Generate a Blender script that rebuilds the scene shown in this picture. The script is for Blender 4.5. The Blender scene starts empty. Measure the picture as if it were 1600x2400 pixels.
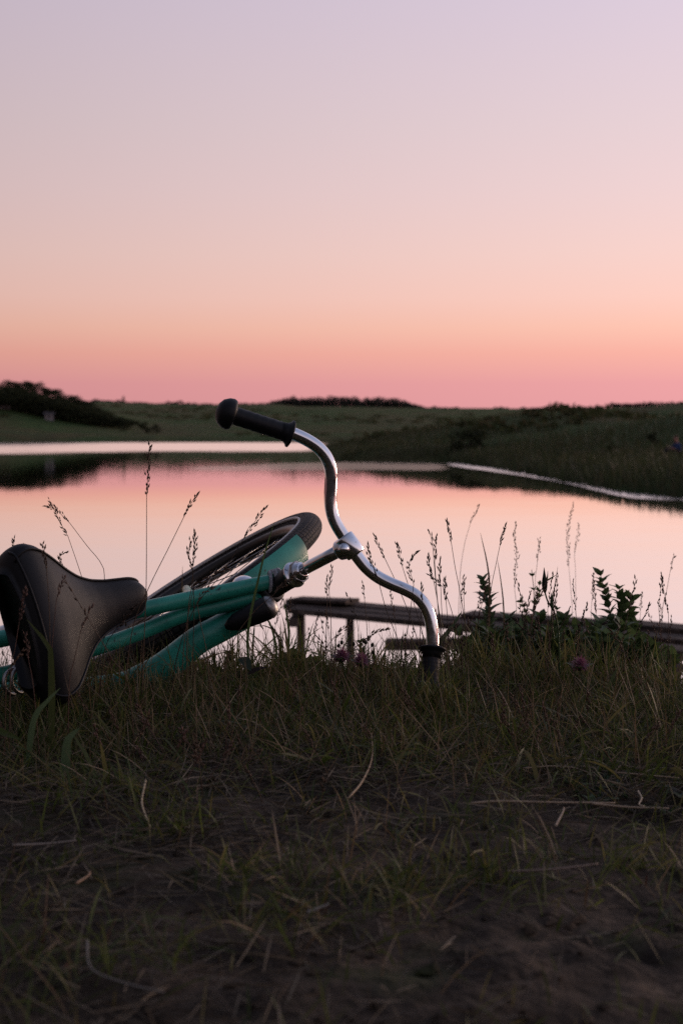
import bpy, bmesh, math, random
import numpy as np
from mathutils import Vector, Matrix

random.seed(11)
rng = np.random.default_rng(7)
S = bpy.context.scene
COL = S.collection
R_ = math.radians

# ------------------------------------------------------------------ camera
CAM_Z = 0.45
PITCH = R_(3.23)
FPX = 3333.0                      # focal length in pixels of the 1600x2400 photograph
WATER_Z = -1.35
cam = bpy.data.cameras.new('camera')
camo = bpy.data.objects.new('camera', cam)
COL.objects.link(camo)
camo.location = (0, 0, CAM_Z)
camo.rotation_euler = (math.pi / 2 - PITCH, 0, 0)
cam.sensor_fit = 'VERTICAL'
cam.sensor_height = 36.0
cam.sensor_width = 24.0
cam.lens = 50.0
cam.clip_start = 0.05
cam.clip_end = 6000
cam.dof.use_dof = True
cam.dof.focus_distance = 2.42
cam.dof.aperture_fstop = 7.0
S.camera = camo


def lin(r, g, b):
    def f(c):
        c /= 255.0
        return c / 12.92 if c <= 0.04045 else ((c + 0.055) / 1.055) ** 2.4
    return (f(r), f(g), f(b), 1.0)


# ------------------------------------------------------------------ sky (dusk gradient by elevation)
W = bpy.data.worlds.new('World')
S.world = W
W.use_nodes = True
nt = W.node_tree
nt.nodes.clear()
tc = nt.nodes.new('ShaderNodeTexCoord')
sep = nt.nodes.new('ShaderNodeSeparateXYZ')
nt.links.new(tc.outputs['Generated'], sep.inputs[0])
mx = nt.nodes.new('ShaderNodeMath'); mx.operation = 'MAXIMUM'; mx.inputs[1].default_value = 0.0
nt.links.new(sep.outputs['Z'], mx.inputs[0])
sq = nt.nodes.new('ShaderNodeMath'); sq.operation = 'SQRT'
nt.links.new(mx.outputs[0], sq.inputs[0])
ramp = nt.nodes.new('ShaderNodeValToRGB')
nt.links.new(sq.outputs[0], ramp.inputs[0])
SKY = [(0.0, (208, 142, 146)), (0.124, (218, 150, 153)), (0.183, (222, 153, 154)), (0.233, (234, 168, 154)),
       (0.268, (238, 184, 166)), (0.304, (237, 193, 181)), (0.349, (232, 197, 190)), (0.405, (224, 197, 197)),
       (0.454, (217, 196, 200)), (0.496, (212, 194, 203)), (0.534, (207, 192, 206)), (0.70, (174, 170, 190)),
       (0.85, (142, 148, 176)), (1.0, (114, 122, 152))]
el = ramp.color_ramp.elements
while len(el) > 1:
    el.remove(el[-1])
el[0].position = SKY[0][0]; el[0].color = lin(*SKY[0][1])
for p_, c_ in SKY[1:]:
    e = el.new(p_); e.color = lin(*c_)
# the side where the sun went down (right) glows a little brighter and warmer
dp = nt.nodes.new('ShaderNodeVectorMath'); dp.operation = 'DOT_PRODUCT'
dp.inputs[1].default_value = Vector((0.95, 0.31, 0.0))
nt.links.new(tc.outputs['Generated'], dp.inputs[0])
mr = nt.nodes.new('ShaderNodeMapRange')
mr.inputs['From Min'].default_value = -1.0; mr.inputs['From Max'].default_value = 1.0
mr.inputs['To Min'].default_value = 0.17; mr.inputs['To Max'].default_value = 1.45
nt.links.new(dp.outputs['Value'], mr.inputs['Value'])
bg = nt.nodes.new('ShaderNodeBackground')
nt.links.new(ramp.outputs['Color'], bg.inputs['Color'])
nt.links.new(mr.outputs['Result'], bg.inputs['Strength'])
wo = nt.nodes.new('ShaderNodeOutputWorld')
nt.links.new(bg.outputs[0], wo.inputs['Surface'])

# ------------------------------------------------------------------ sun (already at the horizon: faint, wide, warm)
sl = bpy.data.lights.new('sun', 'SUN')
sl.energy = 0.9
sl.angle = R_(14)
sl.color = (1.0, 0.72, 0.55)
so = bpy.data.objects.new('sun', sl)
COL.objects.link(so)
so.rotation_euler = Vector((-0.80, -0.60, -0.12)).to_track_quat('-Z', 'Y').to_euler()

S.view_settings.view_transform = 'Standard'
S.view_settings.look = 'None'
S.view_settings.exposure = 0.05
S.view_settings.gamma = 1.0
S.view_settings.use_curve_mapping = False
S.render.engine = 'CYCLES'
S.cycles.max_bounces = 6
S.cycles.transparent_max_bounces = 8
S.cycles.use_denoising = False

# ------------------------------------------------------------------ projection helpers
CAMP = np.array([0, 0, CAM_Z])
FW = np.array([0, math.cos(PITCH), -math.sin(PITCH)])
UP = np.array([0, math.sin(PITCH), math.cos(PITCH)])
RT = np.array([1.0, 0, 0])


def P(px, py, d):
    """the point of the place that lies d metres ahead in that direction"""
    return CAMP + d * (FW + (px - 800) / FPX * RT + (1200 - py) / FPX * UP)


def cvec(x, y, z):
    """a direction given as right, up, towards the viewer"""
    v = x * RT + y * UP - z * FW
    return v / np.linalg.norm(v)


# ------------------------------------------------------------------ noise
def _hash(i, j, seed):
    n = (i.astype(np.int64) * 374761393 + j.astype(np.int64) * 668265263 + seed * 974634777) & 0xffffffff
    n = ((n ^ (n >> 13)) * 1274126177) & 0xffffffff
    return ((n ^ (n >> 16)) & 0xffff) / 65535.0


def vnoise(x, y, seed=0):
    x = np.asarray(x, float); y = np.asarray(y, float)
    i = np.floor(x); j = np.floor(y)
    u = x - i; v = y - j
    u = u * u * (3 - 2 * u); v = v * v * (3 - 2 * v)
    i = i.astype(np.int64); j = j.astype(np.int64)
    a = _hash(i, j, seed); b = _hash(i + 1, j, seed); c = _hash(i, j + 1, seed); d = _hash(i + 1, j + 1, seed)
    return (a * (1 - u) + b * u) * (1 - v) + (c * (1 - u) + d * u) * v


def fbm(x, y, seed=0, oct=4):
    s = 0; a = 0.5; f = 1.0
    for k in range(oct):
        s = s + a * vnoise(x * f, y * f, seed + k * 17); a *= 0.5; f *= 2.03
    return s


def sstep(a, b, x):
    t = np.clip((np.asarray(x, float) - a) / (b - a), 0, 1)
    return t * t * (3 - 2 * t)


# ------------------------------------------------------------------ materials
def mat(name, col, rough=0.6, metal=0.0, spec=0.5):
    m = bpy.data.materials.new(name); m.use_nodes = True
    b = m.node_tree.nodes['Principled BSDF']
    b.inputs['Base Color'].default_value = (*col[:3], 1)
    b.inputs['Roughness'].default_value = rough
    b.inputs['Metallic'].default_value = metal
    b.inputs['Specular IOR Level'].default_value = spec
    return m


def N(m, t, **kw):
    n = m.node_tree.nodes.new(t)
    for k, v in kw.items():
        if k in n.inputs:
            n.inputs[k].default_value = v
        else:
            setattr(n, k, v)
    return n


def L(m, a, b):
    m.node_tree.links.new(a, b)


def noise_mix(m, cols, scale=8.0, detail=6.0, lo=0.35, hi=0.65, coord='Object', sc3=None, target=None, distort=0.0):
    """drive the base colour by a noise through a ramp of colours"""
    t = N(m, 'ShaderNodeTexCoord')
    src = t.outputs[coord]
    if sc3:
        mp = N(m, 'ShaderNodeMapping'); mp.inputs['Scale'].default_value = sc3
        L(m, src, mp.inputs[0]); src = mp.outputs[0]
    n = N(m, 'ShaderNodeTexNoise', Scale=scale, Detail=detail, Distortion=distort)
    L(m, src, n.inputs['Vector'])
    r = N(m, 'ShaderNodeValToRGB')
    e = r.color_ramp.elements
    k = len(cols)
    e[0].position = lo; e[0].color = (*cols[0][:3], 1)
    e[1].position = hi; e[1].color = (*cols[-1][:3], 1)
    for i in range(1, k - 1):
        x = e.new(lo + (hi - lo) * i / (k - 1)); x.color = (*cols[i][:3], 1)
    L(m, n.outputs['Fac'], r.inputs[0])
    b = m.node_tree.nodes['Principled BSDF']
    if target is None:
        L(m, r.outputs[0], b.inputs['Base Color'])
    return n, r, src


def bump(m, height, strength=0.3, dist=0.002):
    b = m.node_tree.nodes['Principled BSDF']
    bn = N(m, 'ShaderNodeBump', Strength=strength, Distance=dist)
    L(m, height, bn.inputs['Height'])
    L(m, bn.outputs[0], b.inputs['Normal'])
    return bn


def tint_mat(name, rough=0.55, transl=0.35, spec=0.3):
    """leaf and blade material: colour comes from each blade's own tint, thin enough to let light through"""
    m = bpy.data.materials.new(name); m.use_nodes = True
    t = m.node_tree
    b = t.nodes['Principled BSDF']
    b.inputs['Roughness'].default_value = rough
    b.inputs['Specular IOR Level'].default_value = spec
    a = N(m, 'ShaderNodeAttribute', attribute_name='tint')
    L(m, a.outputs['Color'], b.inputs['Base Color'])
    tr = N(m, 'ShaderNodeBsdfTranslucent')
    L(m, a.outputs['Color'], tr.inputs['Color'])
    mixn = N(m, 'ShaderNodeMixShader'); mixn.inputs[0].default_value = transl
    L(m, b.outputs[0], mixn.inputs[1]); L(m, tr.outputs[0], mixn.inputs[2])
    out = [n for n in t.nodes if n.type == 'OUTPUT_MATERIAL'][0]
    L(m, mixn.outputs[0], out.inputs['Surface'])
    return m


M = {}
# dark trodden soil
m = mat('soil', (0.03, 0.025, 0.022), 0.9, spec=0.15)
n1, r1, s1 = noise_mix(m, [(0.015, 0.011, 0.0075), (0.036, 0.026, 0.0175), (0.10, 0.071, 0.048)], 11.0, 10, 0.3, 0.72)
n2 = N(m, 'ShaderNodeTexNoise', Scale=60.0, Detail=8.0); L(m, s1, n2.inputs['Vector'])
bump(m, n2.outputs['Fac'], 1.0, 0.012)
# thin mossy film in patches
n3 = N(m, 'ShaderNodeTexNoise', Scale=7.0, Detail=7.0); L(m, s1, n3.inputs['Vector'])
r3 = N(m, 'ShaderNodeValToRGB'); r3.color_ramp.elements[0].position = 0.56; r3.color_ramp.elements[1].position = 0.70
L(m, n3.outputs['Fac'], r3.inputs[0])
mc3 = N(m, 'ShaderNodeMixRGB'); mc3.inputs[2].default_value = (0.028, 0.034, 0.012, 1)
L(m, r3.outputs[0], mc3.inputs[0]); L(m, r1.outputs[0], mc3.inputs[1])
L(m, mc3.outputs[0], m.node_tree.nodes['Principled BSDF'].inputs['Base Color'])
M['soil'] = m
# far grassland
m = mat('grassland', (0.05, 0.06, 0.03), 0.95, spec=0.05)
n1, r1, s1 = noise_mix(m, [(0.042, 0.068, 0.022), (0.075, 0.120, 0.044), (0.115, 0.105, 0.050), (0.066, 0.122, 0.050)], 0.045, 9, 0.28, 0.72)
n2 = N(m, 'ShaderNodeTexNoise', Scale=1.3, Detail=9.0, Roughness=0.75); L(m, s1, n2.inputs['Vector'])
bump(m, n2.outputs['Fac'], 1.0, 0.8)
M['grassland'] = m
# water: a calm mirror with very small waves
m = bpy.data.materials.new('lake_water'); m.use_nodes = True
b = m.node_tree.nodes['Principled BSDF']
b.inputs['Base Color'].default_value = (1.0, 0.985, 0.915, 1); b.inputs['Metallic'].default_value = 1.0
b.inputs['Roughness'].default_value = 0.03
t_ = N(m, 'ShaderNodeTexCoord'); mp = N(m, 'ShaderNodeMapping'); mp.inputs['Scale'].default_value = (0.7, 2.2, 1)
L(m, t_.outputs['Object'], mp.inputs[0])
w1 = N(m, 'ShaderNodeTexNoise', Scale=0.8, Detail=4.0); L(m, mp.outputs[0], w1.inputs['Vector'])
bump(m, w1.outputs['Fac'], 0.06, 0.05)
# a breath of wind roughens the water close to this bank, the far half lies still
sp_ = N(m, 'ShaderNodeSeparateXYZ'); L(m, t_.outputs['Object'], sp_.inputs[0])
mr_ = N(m, 'ShaderNodeMapRange'); L(m, sp_.outputs['Y'], mr_.inputs['Value'])
mr_.inputs['From Min'].default_value = 20.0; mr_.inputs['From Max'].default_value = 44.0
mr_.inputs['To Min'].default_value = 0.10; mr_.inputs['To Max'].default_value = 0.012
L(m, mr_.outputs['Result'], b.inputs['Roughness'])


def lean(m, fac, most):
    """wind wavelets lean their faces towards the near bank"""
    k = N(m, 'ShaderNodeMath', operation='MULTIPLY'); k.inputs[1].default_value = -most
    if fac is None: k.inputs[0].default_value = 1.0
    else: L(m, fac, k.inputs[0])
    c = N(m, 'ShaderNodeCombineXYZ', Z=1.0); L(m, k.outputs[0], c.inputs['Y'])
    v = N(m, 'ShaderNodeVectorMath', operation='NORMALIZE'); L(m, c.outputs[0], v.inputs[0])
    return v.outputs[0]


mt_ = N(m, 'ShaderNodeMapRange'); L(m, sp_.outputs['Y'], mt_.inputs['Value'])
mt_.inputs['From Min'].default_value = 22.0; mt_.inputs['From Max'].default_value = 48.0
mt_.inputs['To Min'].default_value = 1.0; mt_.inputs['To Max'].default_value = 0.0
wl = N(m, 'ShaderNodeMath', operation='MULTIPLY'); L(m, mt_.outputs['Result'], wl.inputs[0])
wn1 = N(m, 'ShaderNodeTexNoise', Scale=0.35, Detail=4.0); L(m, mp.outputs[0], wn1.inputs['Vector'])
wr1 = N(m, 'ShaderNodeMapRange'); L(m, wn1.outputs['Fac'], wr1.inputs['Value']); wr1.inputs['To Min'].default_value = 0.6; wr1.inputs['To Max'].default_value = 1.4
L(m, wr1.outputs['Result'], wl.inputs[1])
bmp = [x for x in m.node_tree.nodes if x.type == 'BUMP'][0]
L(m, lean(m, wl.outputs[0], 0.022), bmp.inputs['Normal'])
M['water'] = m


def ripple_mat(name, rough, strength, tilt=0.05):
    m = bpy.data.materials.new(name); m.use_nodes = True
    b = m.node_tree.nodes['Principled BSDF']
    b.inputs['Base Color'].default_value = (0.98, 0.93, 0.88, 1); b.inputs['Metallic'].default_value = 1.0
    b.inputs['Roughness'].default_value = rough
    L(m, lean(m, None, tilt), b.inputs['Normal'])
    a = N(m, 'ShaderNodeAttribute', attribute_name='edge')
    t = N(m, 'ShaderNodeTexCoord')
    mp = N(m, 'ShaderNodeMapping'); mp.inputs['Scale'].default_value = (0.10, 0.22, 1); L(m, t.outputs['Object'], mp.inputs[0])
    n = N(m, 'ShaderNodeTexNoise', Scale=1.6, Detail=5.0); L(m, mp.outputs[0], n.inputs['Vector'])
    k = N(m, 'ShaderNodeMath', operation='MULTIPLY_ADD'); L(m, n.outputs['Fac'], k.inputs[0]); k.inputs[1].default_value = 1.1; k.inputs[2].default_value = -0.72
    s = N(m, 'ShaderNodeMath', operation='ADD'); L(m, a.outputs['Fac'], s.inputs[0]); L(m, k.outputs[0], s.inputs[1])
    mr = N(m, 'ShaderNodeMapRange'); L(m, s.outputs[0], mr.inputs['Value'])
    mr.inputs['From Min'].default_value = 0.0; mr.inputs['From Max'].default_value = 0.45; mr.inputs['To Max'].default_value = strength
    tr = N(m, 'ShaderNodeBsdfTransparent')
    mixn = N(m, 'ShaderNodeMixShader'); L(m, mr.outputs['Result'], mixn.inputs[0])
    L(m, tr.outputs[0], mixn.inputs[1]); L(m, b.outputs[0], mixn.inputs[2])
    out = [x for x in m.node_tree.nodes if x.type == 'OUTPUT_MATERIAL'][0]
    L(m, mixn.outputs[0], out.inputs['Surface'])
    return m


M['ripple'] = ripple_mat('wind_ruffled_water', 0.13, 1.0)
M['ripple_shore'] = ripple_mat('ruffled_shore_water', 0.2, 0.85, 0.075)
M['ripple_soft'] = ripple_mat('lightly_ruffled_water', 0.13, 0.22)
M['blade'] = tint_mat('grass_blade', 0.5, 0.48)
M['leaf'] = tint_mat('leaf', 0.5, 0.42)
M['straw'] = tint_mat('dry_straw', 0.6, 0.25, 0.2)
M['foliage'] = tint_mat('tree_foliage', 0.8, 0.2, 0.1)
M['bark'] = mat('bark', (0.05, 0.04, 0.03), 0.9)

# chrome, worn
m = mat('chrome', (0.72, 0.74, 0.77), 0.16, 1.0)
t_ = N(m, 'ShaderNodeTexCoord')
n = N(m, 'ShaderNodeTexNoise', Scale=55.0, Detail=8.0); L(m, t_.outputs['Object'], n.inputs['Vector'])
mr = N(m, 'ShaderNodeMapRange'); L(m, n.outputs['Fac'], mr.inputs['Value'])
mr.inputs['From Min'].default_value = 0.35; mr.inputs['From Max'].default_value = 0.75
mr.inputs['To Min'].default_value = 0.07; mr.inputs['To Max'].default_value = 0.24
L(m, mr.outputs['Result'], m.node_tree.nodes['Principled BSDF'].inputs['Roughness'])
n2 = N(m, 'ShaderNodeTexNoise', Scale=140.0, Detail=4.0); L(m, t_.outputs['Object'], n2.inputs['Vector'])
r = N(m, 'ShaderNodeValToRGB'); r.color_ramp.elements[0].position = 0.66; r.color_ramp.elements[1].position = 0.74
r.color_ramp.elements[0].color = (0.74, 0.76, 0.79, 1); r.color_ramp.elements[1].color = (0.42, 0.38, 0.35, 1)
L(m, n2.outputs['Fac'], r.inputs[0]); L(m, r.outputs[0], m.node_tree.nodes['Principled BSDF'].inputs['Base Color'])
bump(m, n.outputs['Fac'], 0.05, 0.001)
M['chrome'] = m
m = mat('dull_metal', (0.30, 0.29, 0.28), 0.45, 1.0)
noise_mix(m, [(0.10, 0.08, 0.07), (0.32, 0.31, 0.30), (0.40, 0.39, 0.38)], 60, 6, 0.3, 0.7)
M['steel'] = m
m = mat('dark_steel', (0.06, 0.055, 0.05), 0.4, 0.8)
M['dark_steel'] = m
# teal paint, chalky and chipped
m = mat('teal_paint', (0.02, 0.17, 0.13), 0.42, spec=0.45)
n1, r1, s1 = noise_mix(m, [(0.012, 0.15, 0.105), (0.028, 0.29, 0.205), (0.085, 0.42, 0.31)], 9, 9, 0.3, 0.72)
n2 = N(m, 'ShaderNodeTexNoise', Scale=48.0, Detail=9.0, Roughness=0.7); L(m, s1, n2.inputs['Vector'])
r2 = N(m, 'ShaderNodeValToRGB'); r2.color_ramp.elements[0].position = 0.61; r2.color_ramp.elements[1].position = 0.66
L(m, n2.outputs['Fac'], r2.inputs[0])
mc = N(m, 'ShaderNodeMixRGB'); mc.inputs[2].default_value = (0.018, 0.012, 0.009, 1)
L(m, r2.outputs[0], mc.inputs[0]); L(m, r1.outputs[0], mc.inputs[1])
L(m, mc.outputs[0], m.node_tree.nodes['Principled BSDF'].inputs['Base Color'])
n3 = N(m, 'ShaderNodeTexNoise', Scale=30.0, Detail=10.0); L(m, s1, n3.inputs['Vector'])
mr = N(m, 'ShaderNodeMapRange'); L(m, n3.outputs['Fac'], mr.inputs['Value']); mr.inputs['To Min'].default_value = 0.2; mr.inputs['To Max'].default_value = 0.55
L(m, mr.outputs['Result'], m.node_tree.nodes['Principled BSDF'].inputs['Roughness'])
bump(m, n2.outputs['Fac'], 0.12, 0.0015)
M['teal'] = m
# near-black mottled with dim teal, for the head tube
m = mat('dark_mottled_paint', (0.01, 0.02, 0.018), 0.5)
noise_mix(m, [(0.006, 0.006, 0.006), (0.010, 0.012, 0.011), (0.010, 0.05, 0.042)], 40, 8, 0.35, 0.75)
M['dark_paint'] = m
m = mat('black_rubber', (0.006, 0.006, 0.0065), 0.52, spec=0.30)
t_ = N(m, 'ShaderNodeTexCoord'); n = N(m, 'ShaderNodeTexNoise', Scale=220.0, Detail=5.0); L(m, t_.outputs['Object'], n.inputs['Vector'])
bump(m, n.outputs['Fac'], 0.2, 0.001)
M['rubber'] = m
# saddle vinyl with a fine ribbed grain
m = mat('saddle_vinyl', (0.03, 0.025, 0.022), 0.52, spec=0.30)
n1, r1, s1 = noise_mix(m, [(0.005, 0.005, 0.0053), (0.0072, 0.0072, 0.0076), (0.0115, 0.0112, 0.0115)], 14, 8, 0.3, 0.7)
wv = N(m, 'ShaderNodeTexWave', Scale=105.0, Distortion=3.0, Detail=3.0); wv.inputs['Detail Scale'].default_value = 2.5
uvn = N(m, 'ShaderNodeUVMap'); L(m, uvn.outputs[0], wv.inputs['Vector'])
n2 = N(m, 'ShaderNodeTexNoise', Scale=400.0, Detail=3.0); L(m, s1, n2.inputs['Vector'])
ad = N(m, 'ShaderNodeMath', operation='ADD'); L(m, wv.outputs['Fac'], ad.inputs[0]); L(m, n2.outputs['Fac'], ad.inputs[1])
bump(m, ad.outputs[0], 0.12, 0.0010)
M['vinyl'] = m
# tyre with block tread along u (round) and v (across)
m = mat('tyre_rubber', (0.022, 0.018, 0.016), 0.7, spec=0.3)
uvn = N(m, 'ShaderNodeUVMap'); mp = N(m, 'ShaderNodeMapping'); mp.inputs['Scale'].default_value = (150, 15, 1); mp.inputs['Rotation'].default_value = (0, 0, 0)
L(m, uvn.outputs[0], mp.inputs[0])
vo = N(m, 'ShaderNodeTexVoronoi', Scale=1.0, Randomness=0.25); vo.feature = 'DISTANCE_TO_EDGE'; L(m, mp.outputs[0], vo.inputs['Vector'])
r = N(m, 'ShaderNodeValToRGB'); r.color_ramp.elements[0].position = 0.03; r.color_ramp.elements[1].position = 0.16
L(m, vo.outputs['Distance'], r.inputs[0]); bump(m, r.outputs[0], 1.0, 0.003)
mc = N(m, 'ShaderNodeMixRGB'); mc.inputs[1].default_value = (0.010, 0.009, 0.008, 1)
nn = N(m, 'ShaderNodeTexNoise', Scale=25.0, Detail=6.0); tcx = N(m, 'ShaderNodeTexCoord'); L(m, tcx.outputs['Object'], nn.inputs['Vector'])
rr = N(m, 'ShaderNodeValToRGB'); rr.color_ramp.elements[0].color = (0.018, 0.016, 0.015, 1); rr.color_ramp.elements[1].color = (0.07, 0.052, 0.042, 1)
rr.color_ramp.elements[0].position = 0.35; rr.color_ramp.elements[1].position = 0.7
L(m, nn.outputs['Fac'], rr.inputs[0]); L(m, rr.outputs[0], mc.inputs[2]); L(m, r.outputs[0], mc.inputs[0])
L(m, mc.outputs[0], m.node_tree.nodes['Principled BSDF'].inputs['Base Color'])
M['tyre'] = m
M['whitewall'] = mat('tyre_stripe', (0.62, 0.56, 0.50), 0.55)
m = mat('cord', (0.25, 0.25, 0.26), 0.85); noise_mix(m, [(0.20, 0.20, 0.21), (0.45, 0.45, 0.47)], 300, 3)
M['cord'] = m
# weathered jetty wood
m = mat('weathered_wood', (0.06, 0.045, 0.038), 0.85, spec=0.25)
n1, r1, s1 = noise_mix(m, [(0.018, 0.013, 0.010), (0.055, 0.039, 0.030), (0.13, 0.095, 0.075)], 6, 10, 0.3, 0.72, sc3=(0.35, 5, 5))
bump(m, n1.outputs['Fac'], 0.8, 0.01)
M['wood'] = m
m = mat('rusty_pipe', (0.04, 0.02, 0.014), 0.7); noise_mix(m, [(0.006, 0.005, 0.0045), (0.03, 0.015, 0.010)], 12, 8)
M['rust'] = m
M['plaster'] = mat('pale_plaster', (0.22, 0.21, 0.22), 0.9)
M['roof'] = mat('grey_roof', (0.10, 0.10, 0.11), 0.8)
M['skin'] = mat('skin', (0.30, 0.14, 0.10), 0.6)
M['shirt'] = mat('blue_cloth', (0.012, 0.035, 0.11), 0.9)
M['trousers'] = mat('dark_cloth', (0.012, 0.012, 0.014), 0.9)
M['hair'] = mat('fair_hair', (0.12, 0.06, 0.04), 0.8)
M['glass'] = mat('lamp_glass', (0.75, 0.77, 0.78), 0.12, 0.9)


# ------------------------------------------------------------------ mesh helpers
def setp(o, label=None, cat=None, group=None, kind=None):
    if label: o['label'] = label
    if cat: o['category'] = cat
    if group: o['group'] = group
    if kind: o['kind'] = kind
    return o


def mesh_obj(name, verts, faces, material, parent=None, origin=None, smooth=True, uv=None):
    """one mesh object; verts are world points, stored relative to origin (or the parent's world place)"""
    verts = np.asarray(verts, float).reshape(-1, 3)
    if origin is None:
        origin = np.array(parent['_o']) if parent is not None else np.zeros(3)
    me = bpy.data.meshes.new(name)
    me.from_pydata((verts - origin).tolist(), [], faces)
    me.materials.append(material)
    if smooth:
        me.shade_smooth()
    if uv is not None:
        ul = me.uv_layers.new(name='UVMap')
        li = np.empty(len(me.loops), np.int32); me.loops.foreach_get('vertex_index', li)
        ul.data.foreach_set('uv', np.asarray(uv, np.float32)[li].ravel())
    me.update()
    o = bpy.data.objects.new(name, me)
    COL.objects.link(o)
    o['_o'] = [float(c) for c in origin]
    if parent is not None:
        o.parent = parent
        o.location = (np.asarray(origin) - np.array(parent['_o'])).tolist()
    else:
        o.location = np.asarray(origin).tolist()
    return o


def empty(name, origin):
    o = bpy.data.objects.new(name, None)
    o.empty_display_size = 0.05
    COL.objects.link(o)
    o.location = [float(c) for c in origin]
    o['_o'] = [float(c) for c in origin]
    return o


def catmull(pts, n):
    """n points spaced along a smooth curve through pts (rows may carry extra columns)"""
    p = np.asarray(pts, float)
    if len(p) == 2:
        t = np.linspace(0, 1, n)[:, None]
        return p[0] * (1 - t) + p[1] * t
    q = np.vstack([2 * p[0] - p[1], p, 2 * p[-1] - p[-2]])
    seg = np.linalg.norm(np.diff(p[:, :3], axis=0), axis=1)
    cum = np.concatenate([[0], np.cumsum(seg)])
    s = np.linspace(0, cum[-1], n)
    k = np.clip(np.searchsorted(cum, s, side='right') - 1, 0, len(seg) - 1)
    t = ((s - cum[k]) / np.maximum(seg[k], 1e-9))[:, None]
    a, b, c, d = q[k], q[k + 1], q[k + 2], q[k + 3]
    return 0.5 * ((2 * b) + (-a + c) * t + (2 * a - 5 * b + 4 * c - d) * t * t + (-a + 3 * b - 3 * c + d) * t ** 3)


def frames(path):
    T = np.gradient(path, axis=0)
    T /= np.linalg.norm(T, axis=1)[:, None] + 1e-12
    ref = np.array([0, 0, 1.0]) if abs(T[0][2]) < 0.9 else np.array([1.0, 0, 0])
    n = np.cross(T[0], ref); n /= np.linalg.norm(n)
    Ns = [n]
    for i in range(1, len(T)):
        n = Ns[-1] - T[i] * np.dot(Ns[-1], T[i]); n /= np.linalg.norm(n) + 1e-12
        Ns.append(n)
    Ns = np.array(Ns)
    return T, Ns, np.cross(T, Ns)


def tube(path, radii, n=20, caps=True, sx=1.0):
    path = np.asarray(path, float)
    radii = np.broadcast_to(np.asarray(radii, float), (len(path),))
    T, A, B = frames(path)
    ang = np.linspace(0, 2 * np.pi, n, endpoint=False)
    ring = (np.cos(ang)[None, :, None] * A[:, None, :] * sx + np.sin(ang)[None, :, None] * B[:, None, :]) * radii[:, None, None]
    V = (path[:, None, :] + ring).reshape(-1, 3)
    F = []
    for i in range(len(path) - 1):
        for j in range(n):
            k = (j + 1) % n
            F.append((i * n + j, i * n + k, (i + 1) * n + k, (i + 1) * n + j))
    if caps:
        F.append(tuple(range(n - 1, -1, -1)))
        F.append(tuple(range((len(path) - 1) * n, len(path) * n)))
    return V, F


def lathe(p0, axis, prof, n=24):
    """prof: rows of (distance along axis, radius)"""
    p0 = np.array(p0, float); ax = np.array(axis, float); ax = ax / np.linalg.norm(ax)
    ref = np.array([0, 0, 1.0]) if abs(ax[2]) < 0.9 else np.array([1.0, 0, 0])
    a = np.cross(ax, ref); a /= np.linalg.norm(a); b = np.cross(ax, a)
    ang = np.linspace(0, 2 * np.pi, n, endpoint=False)
    V = []; F = []
    for s, r in prof:
        for t in ang:
            V.append(p0 + ax * s + (a * math.cos(t) + b * math.sin(t)) * max(r, 1e-5))
    for i in range(len(prof) - 1):
        for j in range(n):
            k = (j + 1) % n
            F.append((i * n + j, i * n + k, (i + 1) * n + k, (i + 1) * n + j))
    F.append(tuple(range(n - 1, -1, -1)))
    F.append(tuple(range((len(prof) - 1) * n, len(prof) * n)))
    return np.array(V), F


def torus(c, n_axis, x_axis, R, r, a0=0, a1=2 * math.pi, nu=120, nv=20, v0=0, v1=2 * math.pi, closed=True):
    """part or whole of a torus with uv"""
    c = np.asarray(c); z = np.asarray(n_axis) / np.linalg.norm(n_axis)
    x = np.asarray(x_axis) - z * np.dot(x_axis, z); x /= np.linalg.norm(x); y = np.cross(z, x)
    full_u = closed and abs(a1 - a0 - 2 * math.pi) < 1e-6
    full_v = abs(v1 - v0 - 2 * math.pi) < 1e-6
    us = np.linspace(a0, a1, nu + 1); vs = np.linspace(v0, v1, nv + 1)
    V = []; UV = []
    for u in us:
        e = x * math.cos(u) + y * math.sin(u)
        for v in vs:
            V.append(c + e * (R + r * math.cos(v)) + z * r * math.sin(v)); UV.append((u / (2 * math.pi), v / (2 * math.pi)))
    F = []
    w = nv + 1
    for i in range(nu):
        for j in range(nv):
            F.append((i * w + j, (i + 1) * w + j, (i + 1) * w + j + 1, i * w + j + 1))
    return np.array(V), F, UV


def box_between(p0, p1, width, thick, up=(0, 0, 1), bev=0.006, taper=0.0):
    p0 = np.array(p0, float); p1 = np.array(p1, float)
    a = p1 - p0; Ln = np.linalg.norm(a); a /= Ln
    s = np.cross(a, np.asarray(up, float)); s /= np.linalg.norm(s); u = np.cross(s, a)
    V = []
    prof = [(-width / 2 + bev, -thick / 2), (width / 2 - bev, -thick / 2), (width / 2, -thick / 2 + bev), (width / 2, thick / 2 - bev),
            (width / 2 - bev, thick / 2), (-width / 2 + bev, thick / 2), (-width / 2, thick / 2 - bev), (-width / 2, -thick / 2 + bev)]
    for t in (0, 0.33, 0.66, 1):
        j = random.uniform(-1, 1) * taper
        for x, y in prof:
            V.append(p0 + a * Ln * t + s * (x + j) + u * (y + j * 0.5))
    F = []
    for i in range(3):
        for j in range(8):
            k = (j + 1) % 8
            F.append((i * 8 + j, i * 8 + k, (i + 1) * 8 + k, (i + 1) * 8 + j))
    F.append(tuple(range(7, -1, -1))); F.append(tuple(range(24, 32)))
    return V, F


def join(parts):
    V = []; F = []; k = 0
    for v, f in parts:
        v = np.asarray(v).reshape(-1, 3)
        V.append(v); F += [tuple(i + k for i in q) for q in f]; k += len(v)
    return np.vstack(V), F


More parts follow.
